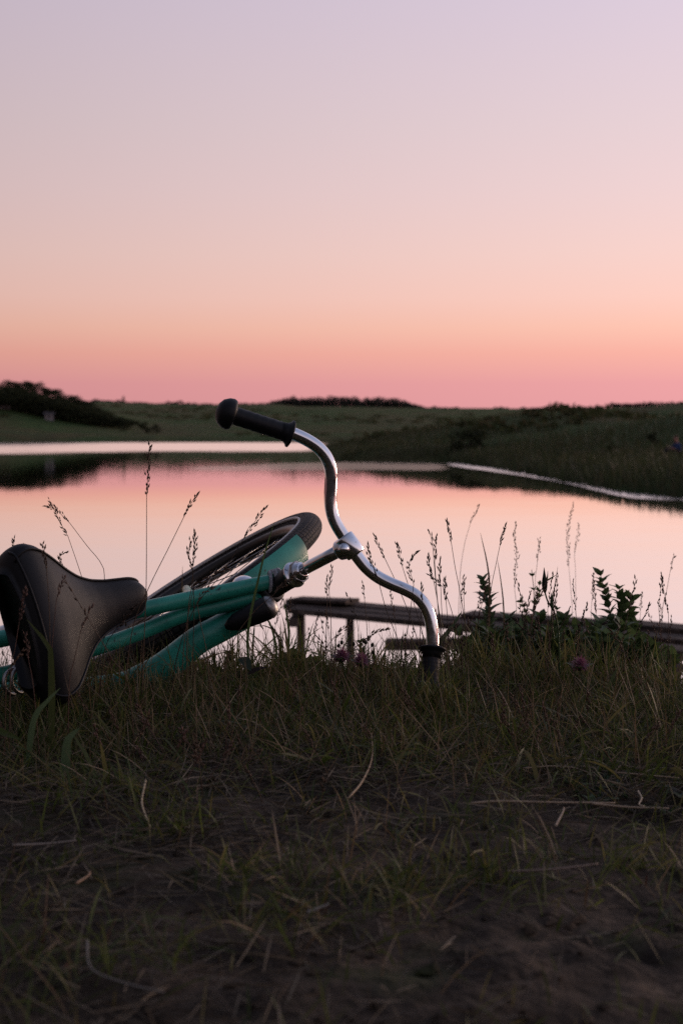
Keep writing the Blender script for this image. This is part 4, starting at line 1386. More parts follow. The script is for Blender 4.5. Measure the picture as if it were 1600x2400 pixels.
G1 = 'seed-headed grasses round the bicycle'
stalk([(352, 1046), (348, 1100), (344, 1165), (343, 1370), (338, 1500)], 2.20, 330, 'tallest upright seed grass rising above the saddle nose', TAN, 0.0035, 1.2, head_n=3, d_base=2.2, group=G1)
stalk([(464, 1154), (445, 1185), (430, 1214), (395, 1285), (347, 1382), (310, 1480)], 2.22, 285, 'slanting seed grass leaning right from the saddle nose', TAN, 0.003, 1.0, head_n=3, group=G1)
stalk([(110, 1184), (128, 1196), (140, 1222), (160, 1257), (195, 1362), (215, 1450)], 2.55, 225, 'drooping thick seed head above the middle of the saddle', TAN, 0.004, 1.2, head_n=4, droop=0.3, group=G1)
stalk([(116, 1172), (135, 1196), (165, 1227), (205, 1280), (238, 1322), (246, 1370)], 2.56, 250, 'thin arching seed grass behind the saddle', PINKISH, 0.003, 0.8, head_n=3, group=G1)
stalk([(621, 1189), (598, 1222), (569, 1266), (520, 1345), (455, 1427), (415, 1540)], 2.28, 398, 'dark seed grass slanting across the front wheel and frame', DKB, 0.003, 1.1, head_n=3, group=G1)
stalk([(458, 1247), (457, 1290), (452, 1332), (455, 1430), (453, 1520)], 2.26, 452, 'dark upright seed head in front of the frame tubes', DKB, 0.0026, 1.2, head_n=3, group=G1)
stalk([(446, 1268), (443, 1300), (452, 1340), (450, 1370), (440, 1450)], 2.30, 436, 'brown crooked seed head beside the dark upright one', TAN, 0.0035, 1.1, head_n=3, group=G1)
stalk([(530, 1334), (490, 1352), (455, 1372), (440, 1450), (430, 1530)], 2.27, 424, 'seed head bowing over the top tube', TAN, 0.004, 1.2, head_n=3, group=G1)
stalk([(704, 1338), (672, 1362), (640, 1395), (590, 1440), (540, 1520)], 2.25, 505, 'feathery seed head lying across the head tube', TAN, 0.004, 1.3, head_n=3, group=G1)
stalk([(500, 1377), (476, 1390), (462, 1412), (470, 1460), (486, 1540)], 2.24, 494, 'short brown seed head against the middle tube', TAN, 0.003, 1.0, head_n=3, group=G1)
stalk([(777, 1329), (774, 1355), (771, 1384), (775, 1450), (776, 1540)], 2.45, 777, 'small seed grass standing under the handlebar stem', TAN, 0.0022, 0.9, head_n=3, group=G1)
stalk([(766, 1350), (765, 1375), (767, 1400), (764, 1480)], 2.6, 763, 'short faint seed grass left of the one under the stem', TAN, 0.0022, 0.8, head_n=3, group=G1)
# around the lower half of the handlebar
stalk([(860, 1279), (868, 1312), (884, 1352), (905, 1430), (940, 1530)], 2.27, 958, 'thick dark seed head crossing the handlebar below the clamp', DKB, 0.0035, 1.3, head_n=3, group=G1)
stalk([(878, 1255), (889, 1284), (903, 1312), (930, 1370), (962, 1450), (985, 1530)], 2.45, 1000, 'slender dark seed head right of the clamp', DKB, 0.0022, 1.1, head_n=3, group=G1)
stalk([(929, 1275), (936, 1300), (943, 1330), (965, 1400), (990, 1490)], 2.45, 1005, 'slender dark seed head above the middle of the lower handlebar', DKB, 0.0022, 1.1, head_n=3, group=G1)
stalk([(974, 1293), (958, 1322), (969, 1370), (960, 1440), (948, 1530)], 2.3, 944, 'forked dark seed head above the handlebar bend', DKB, 0.003, 1.0, head_n=3, group=G1)
stalk([(1005, 1244), (1010, 1262), (1014, 1284), (1020, 1360), (1030, 1480)], 2.42, 1035, 'small dark seed head topping the cluster right of the handlebar', DKB, 0.002, 1.0, head_n=3, group=G1)
stalk([(1002, 1302), (1006, 1330), (1014, 1352), (1028, 1430), (1040, 1530)], 2.40, 1046, 'dark seed head leaning left in the cluster right of the handlebar', DKB, 0.0026, 1.2, head_n=3, group=G1)
stalk([(1022, 1258), (1020, 1290), (1018, 1318), (1024, 1400), (1034, 1500)], 2.46, 1040, 'brown seed head in the middle of the cluster right of the handlebar', TAN, 0.003, 1.1, head_n=3, group=G1)
stalk([(1032, 1308), (1030, 1340), (1032, 1372), (1036, 1450), (1046, 1540)], 2.44, 1050, 'brown narrow seed head on the right of the handlebar cluster', TAN, 0.0026, 1.1, head_n=3, group=G1)
stalk([(1005, 1347), (1022, 1362), (1038, 1376), (1060, 1440), (1080, 1540)], 2.36, 1088, 'dark seed head tilted sideways in the handlebar cluster', DKB, 0.0026, 1.2, head_n=3, group=G1)
stalk([(1042, 1356), (1043, 1385), (1045, 1412), (1050, 1480)], 2.38, 1056, 'lowest dark seed head of the handlebar cluster', DKB, 0.0024, 1.2, head_n=3, group=G1)
stalk([(1047, 1221), (1051, 1245), (1057, 1273), (1066, 1330), (1078, 1392), (1092, 1490)], 2.5, 1100, 'tall dark seed head standing right of the handlebar cluster', DKB, 0.0026, 1.3, head_n=3, group=G1)
stalk([(1088, 1360), (1087, 1380), (1086, 1400), (1090, 1480)], 2.55, 1092, 'short thin seed grass right of the tall dark one', TAN, 0.002, 0.9, head_n=3, group=G1)
stalk([(986, 1372), (988, 1392), (990, 1412), (984, 1480)], 2.3, 980, 'dark seed head touching the handlebar bend', DKB, 0.002, 1.1, head_n=3, group=G1)
stalk([(850, 1368), (852, 1388), (854, 1405), (860, 1480)], 2.7, 864, 'faint short seed grass in front of the jetty', TAN, 0.002, 0.8, head_n=3, group=G1)
stalk([(818, 1461), (800, 1478), (782, 1495), (760, 1525), (730, 1580)], 2.3, 716, 'low seed head slanting below the jetty', TAN, 0.003, 1.2, head_n=3, group=G1)
stalk([(906, 1476), (878, 1484), (846, 1505), (820, 1540)], 2.32, 806, 'low seed head bending right below the jetty', TAN, 0.003, 1.2, head_n=3, group=G1)
stalk([(746, 1494), (758, 1512), (770, 1535), (775, 1580)], 2.28, 780, 'low brown seed head beside the clover flowers', TAN, 0.0035, 1.2, head_n=3, group=G1)
# over the saddle
stalk([(61, 1382), (54, 1420), (45, 1462), (36, 1520), (26, 1580)], 1.98, 20, 'pinkish seed head in front of the rear of the saddle', PINKISH, 0.0025, 1.3, head_n=3, group=G1)
stalk([(100, 1276), (104, 1305), (110, 1338), (116, 1422), (118, 1520)], 2.0, 122, 'seed grass rising in front of the saddle to its top edge', TAN, 0.0022, 1.0, head_n=3, group=G1)
stalk([(156, 1293), (141, 1304), (147, 1322), (157, 1344), (170, 1420)], 2.45, 180, 'hooked seed head behind the saddle top edge', TAN, 0.0022, 1.2, head_n=4, group=G1)
stalk([(151, 1352), (142, 1380), (133, 1405), (124, 1500), (118, 1600)], 1.97, 117, 'seed grass standing in front of the middle of the saddle', PINKISH, 0.0025, 1.1, head_n=3, group=G1)
stalk([(214, 1422), (202, 1450), (190, 1478), (175, 1545), (163, 1605)], 2.0, 158, 'seed grass in front of the right flank of the saddle', PINKISH, 0.0028, 1.1, head_n=3, group=G1)
stalk([(318, 1417), (296, 1446), (270, 1478), (245, 1530)], 2.15, 225, 'seed head slanting under the saddle nose', DKB, 0.0025, 1.1, head_n=3, group=G1)
stalk([(59, 1488), (64, 1516), (68, 1548), (80, 1620)], 1.93, 94, 'low brown seed head before the dark rear skirt of the saddle', PINKISH, 0.0028, 1.2, head_n=3, group=G1)
stalk([(55, 1526), (40, 1542), (22, 1564), (15, 1610)], 1.95, 8, 'short seed head bent left near the saddle springs', TAN, 0.003, 1.2, head_n=3, group=G1)
stalk([(153, 1358), (205, 1445), (265, 1547), (300, 1600)], 1.98, 318, 'bare thin stem leaning across the saddle', TAN, 0.0006, 0.2, head_n=2, group=G1)
stalk([(33, 1264), (33, 1275), (33, 1290), (36, 1400)], 2.5, 40, 'tip of a dark seed head above the saddle rear corner', DKB, 0.001, 1.2, head_n=3, group=G1)
stalk([(57, 1279), (53, 1290), (48, 1302), (46, 1400)], 2.5, 44, 'small brown seed tip just right of the saddle rear corner', TAN, 0.0016, 1.2, head_n=3, group=G1)
# farther ones on the right, softer
G2 = 'seed grasses on the bank to the right'
stalk([(1184, 1228), (1178, 1252), (1170, 1282), (1160, 1330), (1150, 1380), (1138, 1480)], 2.6, 1130, 'slender dark seed head above the left leafy weed', DKB, 0.0018, 1.2, head_n=3, group=G2)
stalk([(1122, 1183), (1112, 1205), (1101, 1228), (1085, 1290), (1075, 1400)], 3.7, 1068, 'blurred pale seed grass high above the jetty', PINKISH, 0.004, 0.8, head_n=3, group=G2)
stalk([(1208, 1227), (1205, 1262), (1210, 1300), (1206, 1340), (1205, 1380), (1210, 1450)], 3.5, 1214, 'blurred knotty seed grass right of the left leafy weed', TAN, 0.005, 1.0, head_n=5, group=G2)
stalk([(1262, 1265), (1261, 1290), (1258, 1320), (1252, 1400)], 3.6, 1250, 'blurred thin seed grass left of the dark flower bud', TAN, 0.004, 0.9, head_n=3, group=G2)
stalk([(1343, 1182), (1332, 1230), (1329, 1280), (1332, 1330), (1338, 1400), (1340, 1460)], 4.0, 1342, 'tallest blurred seed grass between the bud and the right weed', PINKISH, 0.006, 1.0, head_n=4, group=G2)
stalk([(1355, 1228), (1352, 1262), (1345, 1300), (1348, 1380)], 4.1, 1350, 'faint second seed grass beside the tallest blurred one', PINKISH, 0.005, 0.7, head_n=3, group=G2)
stalk([(1578, 1302), (1574, 1320), (1569, 1340), (1560, 1390), (1550, 1450)], 3.3, 1545, 'faint seed grass near the right edge of the water', PINKISH, 0.003, 0.8, head_n=3, group=G2)
stalk([(1390, 1360), (1388, 1385), (1386, 1410), (1384, 1460)], 3.6, 1384, 'short blurred seed head left of the right leafy weed', TAN, 0.003, 0.8, head_n=3, group=G2)
stalk([(1502, 1390), (1502, 1410), (1500, 1432), (1498, 1480)], 3.4, 1498, 'small blurred seed head right of the right leafy weed', TAN, 0.003, 0.9, head_n=3, group=G2)
stalk([(1545, 1418), (1548, 1440), (1550, 1460), (1562, 1490)], 3.2, 1566, 'dark forked seed stem over the jetty end', DKB, 0.0025, 0.9, head_n=3, group=G2)
stalk([(1430, 1475), (1446, 1500), (1462, 1528), (1500, 1600)], 2.35, 1520, 'tan seed head leaning left below the right leafy weed', TAN, 0.003, 1.2, head_n=3, group=G2)
stalk([(1203, 1450), (1222, 1470), (1246, 1490), (1290, 1560), (1330, 1620)], 2.3, 1345, 'dark long seed head leaning left across the bushy weeds', DKB, 0.002, 1.0, head_n=3, group=G2)
# unnamed small ones scattered through the mat: nothing tells them apart
GS = 'short dry seed stalks in the grass in front'
rr = random.Random(5)
for k in range(46):
    d = rr.uniform(1.62, 2.2)
    px = rr.uniform(20, 1580)
    if px > 800 and d < 1.85: d += 0.3
    h = rr.uniform(60, 150)
    q = ground_at(px, d)
    yb = 1200 - ((q - CAMP) @ UP) / ((q - CAMP) @ FW) * FPX
    ln = rr.uniform(-70, 70)
    stalk([(px + ln, yb - h), (px + ln * 0.8, yb - h * 0.8), (px + ln * 0.55, yb - h * 0.6), (px + ln * 0.2, yb - h * 0.3)], d, px, 'short dry seed stalk among the dark grass of the foreground',
          rr.choice([TAN, PINKISH, TAN]), rr.uniform(0.0015, 0.003), 1.0, head_n=3, group=GS)


GC = 'thin seed stalks along the crest of the bank'
for k in range(90):
    d = rr.uniform(2.3, 3.1)
    px = rr.uniform(10, 1590) if k < 56 else rr.uniform(1040, 1590)
    if 340 < px < 640 and d < 2.6: d += 0.4
    yt = rr.uniform(1380, 1545) if k < 56 else rr.uniform(1330, 1500)
    q = ground_at(px, d)
    yb = 1200 - ((q - CAMP) @ UP) / ((q - CAMP) @ FW) * FPX
    h = yb - yt; ln = rr.uniform(-55, 55); bend = rr.uniform(-20, 20)
    stalk([(px + ln + bend, yt), (px + ln * 0.85 + bend * 0.5, yt + h * 0.14), (px + ln * 0.7, yt + h * 0.28), (px + ln * 0.3, yt + h * 0.65)], d, px, 'thin dry seed stalk standing in the fringe of grass along the crest',
          rr.choice([TAN, PINKISH, DKB]), rr.uniform(0.001, 0.0028), rr.uniform(0.5, 1.1), head_n=3, group=GC, r0=0.0007)


# ------------------------------------------------------------------ broad blades, weeds, flowers
def leaf_verts(p0, p1, width, normal, n=7, fold=0.25, shape=0.6):
    """a lens-shaped leaf with a folded midrib"""
    p0 = np.asarray(p0, float); p1 = np.asarray(p1, float)
    a = p1 - p0; ln = np.linalg.norm(a); a = a / ln
    s = np.cross(a, normal); s = s / (np.linalg.norm(s) + 1e-9); nn = np.cross(s, a)
    V = []
    for i in range(n):
        t = i / (n - 1); w_ = width * 0.5 * math.sin(math.pi * t ** shape) ** 0.8 if 0 < t < 1 else 0.0003
        c = p0 + a * ln * t + nn * ln * 0.10 * math.sin(t * 2.6)
        V += [c - s * w_ + nn * w_ * fold, c, c + s * w_ + nn * w_ * fold]
    F = []
    for i in range(n - 1):
        F += [(3 * i, 3 * i + 1, 3 * i + 4, 3 * i + 3), (3 * i + 1, 3 * i + 2, 3 * i + 5, 3 * i + 4)]
    return np.array(V), F


def tinted(name, vf, col, parent, var=0.15, material='leaf'):
    v, f = vf
    lens = np.array([len(q) for q in f]); lo = np.concatenate([np.array(q) for q in f])
    st = np.concatenate([[0], np.cumsum(lens)[:-1]])
    t = np.tile(np.array(col) * random.uniform(1 - var, 1 + var), (len(v), 1))
    o = fast_mesh(name, v, lo, st, M[material], t, origin=parent['_o'], parent=parent, smooth=True)
    o.data.shade_smooth()
    return o


def curve_leaf(name, pts, width, col, parent=None, label=None):
    """a long broad blade following a curve"""
    path = catmull(pts, 16)
    T, A, B = frames(path)
    view = np.array([0, -1, 0.25])
    V = []
    for i, p in enumerate(path):
        t = i / 15.0
        s = np.cross(T[i], view); s /= np.linalg.norm(s)
        w_ = width * 0.5 * (math.sin(math.pi * (0.12 + 0.88 * t)) ** 0.7 if t < 1 else 0.01) + 0.0002
        b_ = np.cross(s, T[i])
        V += [p - s * w_ + b_ * w_ * 0.3, p, p + s * w_ + b_ * w_ * 0.3]
    F = []
    for i in range(15):
        F += [(3 * i, 3 * i + 1, 3 * i + 4, 3 * i + 3), (3 * i + 1, 3 * i + 2, 3 * i + 5, 3 * i + 4)]
    V = np.array(V)
    lo = np.array(F).ravel(); st = np.arange(len(F)) * 4
    t = np.tile(np.array(col), (len(V), 1))
    o = fast_mesh(name, V, lo, st, M['leaf'], t, origin=path[0])
    o.data.shade_smooth()
    setp(o, label, 'grass', 'broad grass blades')
    return o


DG = (0.070, 0.108, 0.038); BG = (0.085, 0.130, 0.062)
curve_leaf('grass_leaf', [ground_at(120, 1.95), P(121, 1560, 1.95), P(112, 1512, 1.95), P(64, 1452, 1.96)], 0.009, (0.055, 0.070, 0.022), label='broad green blade lying against the saddle')
curve_leaf('grass_leaf', [ground_at(60, 1.9), P(80, 1690, 1.9), P(110, 1645, 1.9), P(142, 1612, 1.9)], 0.008, BG, label='broad grey green blade below the saddle corner')
curve_leaf('grass_leaf', [ground_at(-40, 1.85), P(-10, 1722, 1.85), P(20, 1722, 1.85), P(52, 1734, 1.85)], 0.012, (0.050, 0.075, 0.022), label='broad green blade entering at the left edge')
curve_leaf('grass_leaf', [ground_at(150, 1.86), P(158, 1745, 1.86), P(170, 1722, 1.86), P(188, 1706, 1.86)], 0.012, BG, label='pale broad leaf standing in the grass under the saddle')
curve_leaf('grass_leaf', [ground_at(980, 2.5), P(1010, 1530, 2.5), P(1050, 1480, 2.52), P(1082, 1432, 2.55)], 0.009, (0.045, 0.070, 0.022), label='broad bright green blade right of the lower grip')
curve_leaf('grass_leaf', [ground_at(640, 2.6), P(648, 1530, 2.6), P(636, 1470, 2.6), P(612, 1430, 2.6)], 0.004, DG, label='dark narrow blade arching left of the jetty post')
curve_leaf('grass_leaf', [ground_at(672, 2.55), P(676, 1520, 2.55), P(676, 1470, 2.55), P(664, 1400, 2.55)], 0.004, DG, label='dark narrow blade rising to the headlamp')
curve_leaf('grass_leaf', [ground_at(640, 2.35), P(655, 1510, 2.35), P(630, 1470, 2.36), P(590, 1468, 2.37)], 0.0025, (0.09, 0.075, 0.04), label='thin pale blade curling left below the headlamp')
curve_leaf('grass_leaf', [ground_at(600, 2.4), P(612, 1330, 2.4), P(626, 1280, 2.4), P(642, 1226, 2.4)][:1] + [P(580, 1500, 2.36), P(612, 1330, 2.34), P(642, 1226, 2.34)], 0.004, DG, label='dark narrow blade crossing the front wheel')
curve_leaf('grass_leaf', [ground_at(1140, 2.9), P(1146, 1420, 2.9), P(1143, 1335, 2.9), P(1125, 1249, 2.9)], 0.004, (0.10, 0.075, 0.045), label='pale pointed blade behind the left leafy weed')
curve_leaf('grass_leaf', [ground_at(1185, 2.9), P(1180, 1440, 2.9), P(1174, 1370, 2.9), P(1165, 1312, 2.9)], 0.003, (0.09, 0.07, 0.04), label='pale thin blade right of the left leafy weed')
curve_leaf('grass_leaf', [ground_at(1290, 2.9), P(1292, 1440, 2.9), P(1298, 1380, 2.9), P(1306, 1328, 2.9)], 0.003, (0.08, 0.065, 0.035), label='pale thin blade right of the dark flower bud')
curve_leaf('grass_leaf', [ground_at(427, 2.9), P(427, 1450, 2.9), P(427, 1390, 2.9), P(428, 1328, 2.9)], 0.004, (0.10, 0.08, 0.045), label='faint straw blade behind the top tube')


def leafy_weed(spine, d, base, label, side=9, leaf=0.016, branches=(), name='leafy_weed', col=DG, seed=1, per=4):
    rd = random.Random(seed)
    b0 = ground_at(base, d)
    root = empty(name, b0)
    def limb(pts, r0, nl):
        path = catmull(pts, 24)
        T, A, B = frames(path)
        tinted('stem', tube(path, np.linspace(r0, r0 * 0.5, 24), 6, caps=False), tuple(c * 0.9 for c in col), root)
        for k in range(nl):
            f = 0.15 + 0.85 * (k + 0.5) / nl
            i = min(23, int(f * 23))
            for q in range(per):
                ph = k * 2.4 + q * 6.28 / per + rd.uniform(-0.4, 0.4)
                sd = A[i] * math.cos(ph) + B[i] * math.sin(ph)
                dr = sd * rd.uniform(0.7, 1.0) + T[i] * rd.uniform(0.3, 0.9)
                dr /= np.linalg.norm(dr)
                ll = leaf * rd.uniform(0.7, 1.4) * (1.15 - 0.4 * f)
                tinted('leaf', leaf_verts(path[i], path[i] + dr * ll, ll * rd.uniform(0.45, 0.65), T[i] + sd * 0.2, n=6), col, root, 0.3)
    limb([b0] + [P(x, y, d) for x, y in spine], 0.0016, int(side * 1.4))
    for br in branches:
        limb([P(x, y, d + 0.02 * i) for i, (x, y) in enumerate(br)], 0.0010, max(4, side // 2))
    setp(root, label, 'plant', 'weeds on the bank')
    return root


leafy_weed([(1145, 1500), (1146, 1440), (1140, 1395), (1128, 1350)], 2.95, 1148, 'leafy green weed standing right of the handlebar', 14, 0.032, seed=3, col=BG)
leafy_weed([(1440, 1520), (1432, 1455), (1418, 1395), (1403, 1335)], 3.15, 1446, 'tall leafy weed with side shoots near the right edge', 14, 0.032,
           branches=[[(1436, 1480), (1455, 1430), (1448, 1372)], [(1442, 1500), (1468, 1440), (1480, 1400)], [(1446, 1530), (1480, 1490), (1482, 1465)]], seed=5, col=DG)
leafy_weed([(1235, 1500), (1248, 1440), (1250, 1390), (1245, 1335)], 3.3, 1232, 'thin sprig left of the dark flower bud', 8, 0.016, branches=[[(1242, 1470), (1228, 1425), (1218, 1405)], [(1246, 1430), (1260, 1400), (1264, 1362)]], seed=7)
leafy_weed([(1300, 1500), (1302, 1460), (1304, 1420)], 3.0, 1298, 'low leafy shoot behind the dark flower bud', 8, 0.020, seed=9)
leafy_weed([(485, 1600), (480, 1575), (474, 1556)], 2.75, 488, 'round leaved seedling in the gap under the down tube', 4, 0.026, seed=10, col=BG)
leafy_weed([(548, 1600), (542, 1560), (538, 1528)], 2.75, 550, 'narrow leafy shoot left of the round leaf', 7, 0.020, seed=12)
leafy_weed([(1175, 1560), (1190, 1510), (1185, 1470)], 3.05, 1178, 'low bushy weed under the left leafy weed', 9, 0.028, branches=[[(1180, 1560), (1215, 1520), (1222, 1485)], [(1180, 1560), (1150, 1530), (1130, 1500)]], seed=13)
leafy_weed([(1260, 1570), (1268, 1520), (1262, 1480)], 2.95, 1256, 'low bushy weed left of the bud stem', 9, 0.028, branches=[[(1262, 1560), (1235, 1520), (1225, 1490)], [(1262, 1560), (1295, 1530), (1300, 1500)]], seed=14)
leafy_weed([(1350, 1570), (1358, 1520), (1350, 1478)], 3.0, 1346, 'low bushy weed between the bud and the right leafy weed', 10, 0.028, branches=[[(1352, 1560), (1320, 1520), (1316, 1480)], [(1352, 1560), (1388, 1530), (1395, 1490)]], seed=15)
leafy_weed([(1420, 1570), (1430, 1530), (1410, 1480)], 2.95, 1416, 'low bushy weed under the right leafy weed', 9, 0.028, branches=[[(1422, 1560), (1455, 1530), (1462, 1500)]], seed=16)
leafy_weed([(1500, 1590), (1506, 1550), (1496, 1510)], 2.9, 1498, 'low bushy weed at the jetty end', 8, 0.026, branches=[[(1502, 1580), (1540, 1550), (1550, 1520)]], seed=17)
leafy_weed([(1100, 1590), (1106, 1550), (1096, 1520)], 2.9, 1098, 'low weed between the lower grip and the left leafy weed', 7, 0.024, seed=18)
leafy_weed([(860, 1590), (850, 1540), (842, 1500)], 2.6, 862, 'low weed under the right clover flower', 6, 0.018, seed=19)

def bushy(x, top, d, spread, label, seed, col=DG, leaf=0.04):
    r_ = random.Random(seed)
    bot = 1610
    br = []
    for k in range(4):
        xx = x + spread * (k - 1.5) / 1.5 + r_.uniform(-8, 8); tt = top + r_.uniform(5, 50)
        br.append([(x, bot), ((x + xx) / 2, (bot + tt) / 2 + 12), (xx, tt)])
    leafy_weed([(x, bot - 60), (x + r_.uniform(-8, 8), (bot + top) / 2), (x + r_.uniform(-14, 14), top)], d, x, label, 11, leaf, branches=br, seed=seed, col=col)


bushy(1122, 1470, 3.0, 40, 'bushy weed against the jetty post left of centre right', 31)
bushy(1190, 1445, 3.05, 45, 'dense bushy weed at the foot of the left leafy weed', 32, BG)
bushy(1262, 1440, 3.1, 45, 'dense bushy weed behind the bud stem', 33)
bushy(1330, 1446, 3.1, 45, 'dense bushy weed in front of the broken jetty planks', 34)
bushy(1392, 1455, 3.05, 40, 'dense bushy weed left of the right leafy weed', 35, BG)
bushy(1452, 1462, 3.0, 40, 'dense bushy weed at the foot of the right leafy weed', 36)
bushy(1535, 1520, 3.0, 40, 'small bushy weed by the right end of the jetty', 37)
bushy(1155, 1490, 2.75, 40, 'leafy clump below the left leafy weed', 41)
bushy(1228, 1478, 2.8, 45, 'leafy clump below the thin sprig', 42, BG)
bushy(1296, 1482, 2.8, 40, 'leafy clump round the bud stem', 43)
bushy(1420, 1488, 2.8, 45, 'leafy clump below the right leafy weed', 44, BG)
bushy(1490, 1505, 2.85, 40, 'leafy clump right of the right leafy weed', 45)
bushy(690, 1545, 2.8, 35, 'small bushy weed at the foot of the thin jetty post', 38)
bushy(420, 1560, 2.8, 30, 'small bushy weed behind the down tube', 39)

# goat's-beard bud on a curved stem
b0 = ground_at(1312, 2.5)
bud = empty('flower_bud', b0)
pth = catmull([b0, P(1310, 1560, 2.5), P(1307, 1480, 2.5), P(1298, 1435, 2.5), P(1283, 1410, 2.5), P(1276, 1388, 2.5)], 40)
tinted('stem', tube(pth, np.linspace(0.0020, 0.0014, 40), 8), DG, bud)
bx = P(1276, 1390, 2.5); bt = P(1274, 1330, 2.5); L_ = np.linalg.norm(bt - bx)
tinted('bud', lathe(bx, bt - bx, [(0, 0.0016), (L_ * 0.12, 0.0038), (L_ * 0.3, 0.0052), (L_ * 0.5, 0.0045), (L_ * 0.75, 0.0022), (L_, 0.0004)], 12), (0.020, 0.030, 0.014), bud)
tinted('bract', leaf_verts(P(1279, 1362, 2.5), P(1302, 1348, 2.5), 0.003, np.array([0, -1, 0.3])), DG, bud)
tinted('bract', leaf_verts(P(1278, 1372, 2.5), P(1282, 1338, 2.5), 0.003, np.array([0.3, -1, 0.3])), DG, bud)
tinted('side_stem', tube(catmull([P(1298, 1500, 2.5), P(1292, 1460, 2.5), P(1292, 1425, 2.5)], 14), 0.0013, 7), DG, bud)
sx0 = P(1292, 1428, 2.5); sx1 = P(1292, 1388, 2.5); L2 = np.linalg.norm(sx1 - sx0)
tinted('side_bud', lathe(sx0, sx1 - sx0, [(0, 0.001), (L2 * 0.2, 0.0032), (L2 * 0.5, 0.0032), (L2 * 0.8, 0.0018), (L2, 0.0003)], 10), BG, bud)
tinted('twig', tube(catmull([P(1307, 1480, 2.5), P(1322, 1452, 2.5), P(1336, 1420, 2.5)], 10), 0.0009, 6), (0.06, 0.04, 0.025), bud)
setp(bud, 'dark pointed flower bud on a curved stem between the two leafy weeds', 'flower')


def clover(px, py, d, label, s=1.0):
    b0 = ground_at(px + 6, d); c = P(px, py, d)
    root = empty('clover_flower', b0)
    tinted('stem', tube(catmull([b0, (b0 + c) / 2 + np.array([0.004, 0, 0]), c], 12), 0.0012, 7), DG, root)
    parts = []
    for i in range(70):
        ph = math.acos(1 - 1.6 * (i + 0.5) / 70); th = i * 2.4
        dr = np.array([math.sin(ph) * math.cos(th), math.sin(ph) * math.sin(th), math.cos(ph)])
        parts.append(leaf_verts(c + dr * 0.003, c + dr * (0.0105 + 0.002 * random.random()) * s, 0.0028 * s, np.array([0.1, -0.3, 1.0]) + dr * 0.1, n=4))
    tinted('flower_head', join(parts), (0.28, 0.105, 0.16), root)
    for a_ in (0.3, 2.4, 4.4):
        dr = np.array([math.cos(a_), math.sin(a_), 0.35]); q = c - np.array([0, 0, 0.010])
        tinted('leaf', leaf_verts(q, q + dr * 0.02 * s, 0.011 * s, np.array([0, 0, 1.0])), DG, root)
    setp(root, label, 'flower', 'pink clover flowers')


clover(800, 1540, 2.42, 'left pink clover flower under the jetty', 1.5)
clover(845, 1550, 2.42, 'right pink clover flower under the jetty', 1.4)
clover(1357, 1560, 2.45, 'single pink clover flower on the right of the bank', 1.5)
# small budded sprig beside the clover
b0 = ground_at(842, 2.5)
sp = empty('budded_sprig', b0)
tinted('stem', tube(catmull([b0, P(845, 1560, 2.5), P(852, 1520, 2.5)], 14), 0.0011, 6), DG, sp)
for (x, y) in [(828, 1512), (800, 1508), (852, 1505), (862, 1500), (872, 1514), (874, 1531), (856, 1508), (793, 1516)]:
    q = P(x, y, 2.5)
    tinted('twig', tube(catmull([P(848, 1540, 2.5), (P(848, 1535, 2.5) + q) / 2 + np.array([0.001, 0, 0.001]), q], 7), 0.0005, 5), DG, sp)
    tinted('bud', lathe(q - np.array([0, 0, 0.002]), (0.1, 0, 1), [(0, 0.001), (0.002, 0.0028), (0.005, 0.003), (0.007, 0.0015), (0.0085, 0.0003)], 9), (0.022, 0.032, 0.016), sp)
setp(sp, 'branched sprig of tiny round buds above the clover flowers', 'plant')
# dark curled leaf standing near the down tube
b0 = ground_at(585, 2.35)
cl_ = empty('curled_leaf', b0)
tinted('stem', tube(catmull([b0, P(582, 1600, 2.35), P(572, 1550, 2.35)], 10), 0.0012, 6), DG, cl_)
tinted('leaf', leaf_verts(P(565, 1540, 2.35), P(588, 1575, 2.33), 0.019, np.array([0.4, -1, 0.5])), (0.030, 0.046, 0.024), cl_)
tinted('leaf', leaf_verts(P(580, 1580, 2.36), P(628, 1566, 2.36), 0.012, np.array([0.1, -0.6, 1])), (0.03, 0.02, 0.016), cl_)
setp(cl_, 'dark rounded leaf curling up right of the down tube', 'plant')

# ------------------------------------------------------------------ straws lying on the bare earth
def on_ground(px, py, lift=0.014):
    dirv = FW + (px - 800) / FPX * RT + (1200 - py) / FPX * UP
    t = 1.0
    for _ in range(40):
        q = CAMP + dirv * t
        t += (q[2] - float(g_fine(q[0], q[1]))) / 0.45
        t = min(max(t, 0.5), 3.2)
    return CAMP + dirv * t + np.array([0, 0, lift])


def straw(pts, r, label, col=(0.20, 0.155, 0.105)):
    r = r * 1.35; col = tuple(c * 1.9 for c in col)
    w_ = [on_ground(x, y) for x, y in pts]
    path = catmull(w_, 24)
    v, f = tube(path, np.linspace(r, r * 0.6, 24), 6)
    v = np.asarray(v)
    lens = np.array([len(q) for q in f]); lo = np.concatenate([np.array(q) for q in f]); st = np.concatenate([[0], np.cumsum(lens)[:-1]])
    o = fast_mesh('straw', v, lo, st, M['straw'], np.tile(np.array(col), (len(v), 1)), origin=w_[0])
    setp(o, label, 'straw', 'straws lying on the soil')


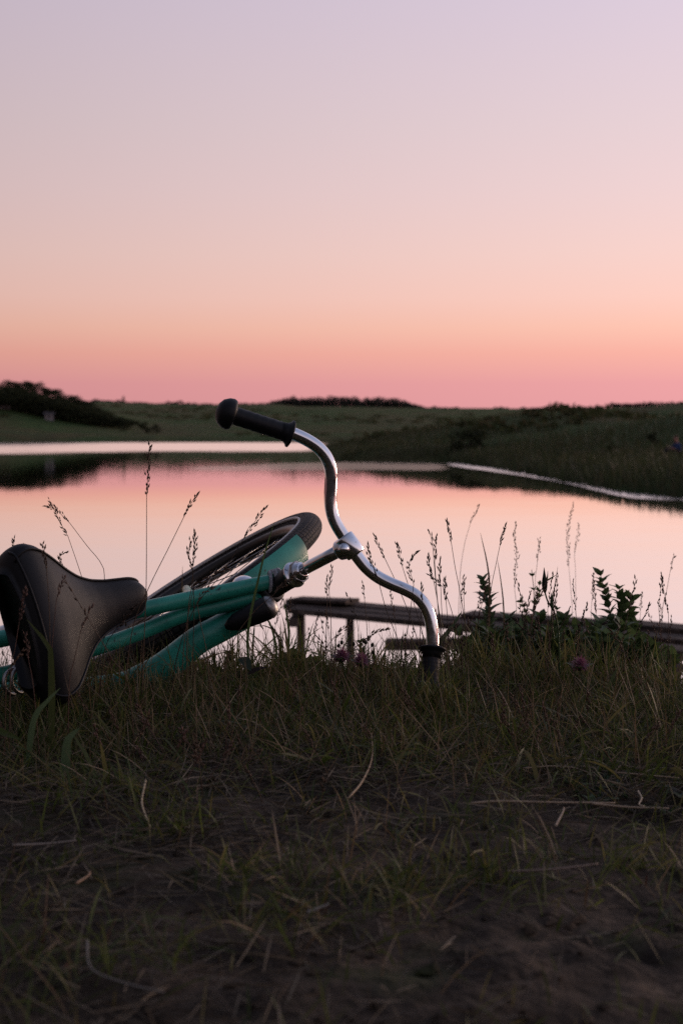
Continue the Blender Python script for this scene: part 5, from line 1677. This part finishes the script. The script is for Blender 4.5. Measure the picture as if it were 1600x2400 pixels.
straw([(1100, 1910), (1170, 1905), (1280, 1907), (1440, 1908)], 0.0011, 'long pale straw lying flat on the bare soil at right')
straw([(1385, 1910), (1470, 1918), (1566, 1921)], 0.0012, 'pale straw touching the right end of the long one')
straw([(1494, 1880), (1502, 1896), (1496, 1912), (1510, 1916)], 0.0010, 'short bright hooked straw above the right end of the long straw', (0.32, 0.26, 0.18))
straw([(1225, 1825), (1290, 1820), (1340, 1823), (1378, 1835)], 0.0009, 'bowed straw behind the long pale straw')
straw([(1440, 1835), (1500, 1840), (1590, 1848)], 0.0009, 'thin straw near the right edge behind the hooked one')
straw([(816, 1898), (850, 1855), (872, 1795), (868, 1720)], 0.0010, 'bright bent straw in the middle of the foreground', (0.28, 0.20, 0.12))
straw([(342, 1855), (333, 1905), (340, 1935), (352, 1966)], 0.0011, 'bright kinked straw on the left of the foreground', (0.30, 0.24, 0.15))
straw([(30, 2012), (110, 2008), (180, 2000)], 0.0012, 'grey straw low on the left of the foreground', (0.13, 0.11, 0.09))
straw([(180, 2104), (208, 2085), (212, 2075)], 0.0009, 'short crooked tan straw at lower left', (0.20, 0.13, 0.08))
straw([(205, 2240), (215, 2310), (290, 2345), (385, 2368)], 0.0009, 'long grey stem curving along the bottom left', (0.11, 0.10, 0.085))
straw([(1300, 1965), (1318, 1930), (1320, 1920)], 0.0012, 'small leaning straw below the long pale one', (0.18, 0.14, 0.10))
straw([(1180, 2075), (1290, 2070), (1400, 2056)], 0.0011, 'faint straw across the bare soil at lower right', (0.12, 0.09, 0.07))
straw([(720, 2175), (770, 2155)], 0.0013, 'grey straw stub in the lower middle', (0.13, 0.12, 0.10))

# broad-leaved ground cover at the right of the path
cs = scatter(900, 1.72, 2.12, lambda x, y: sstep(0.22, 0.34, x - 0.1 * (2.0 - y)) * sstep(0.3, 0.55, fbm(x * 6, y * 6, 111, 2)))
parts = []
for c in cs:
    for q in range(4):
        a_ = random.uniform(0, 6.28); l_ = random.uniform(0.008, 0.022)
        dr = np.array([math.cos(a_), math.sin(a_), random.uniform(0.1, 0.6)])
        p0 = c + np.array([0, 0, 0.004])
        parts.append(leaf_verts(p0, p0 + dr * l_, l_ * 0.55, np.array([0, 0, 1.0]), n=4))
if parts:
    v, f = join(parts)
    lo = np.array(f).ravel(); st = np.arange(len(f)) * 4
    o = fast_mesh('ground_cover', v, lo, st, M['leaf'], np.repeat(pick(np.array([DG, BG, (0.034, 0.044, 0.028)]), len(parts)), 12, 0))
    setp(o, 'low broad leaved ground cover beside the bare soil', 'ground cover', kind='stuff')

for o in list(bpy.data.objects):
    if '_o' in o:
        del o['_o']
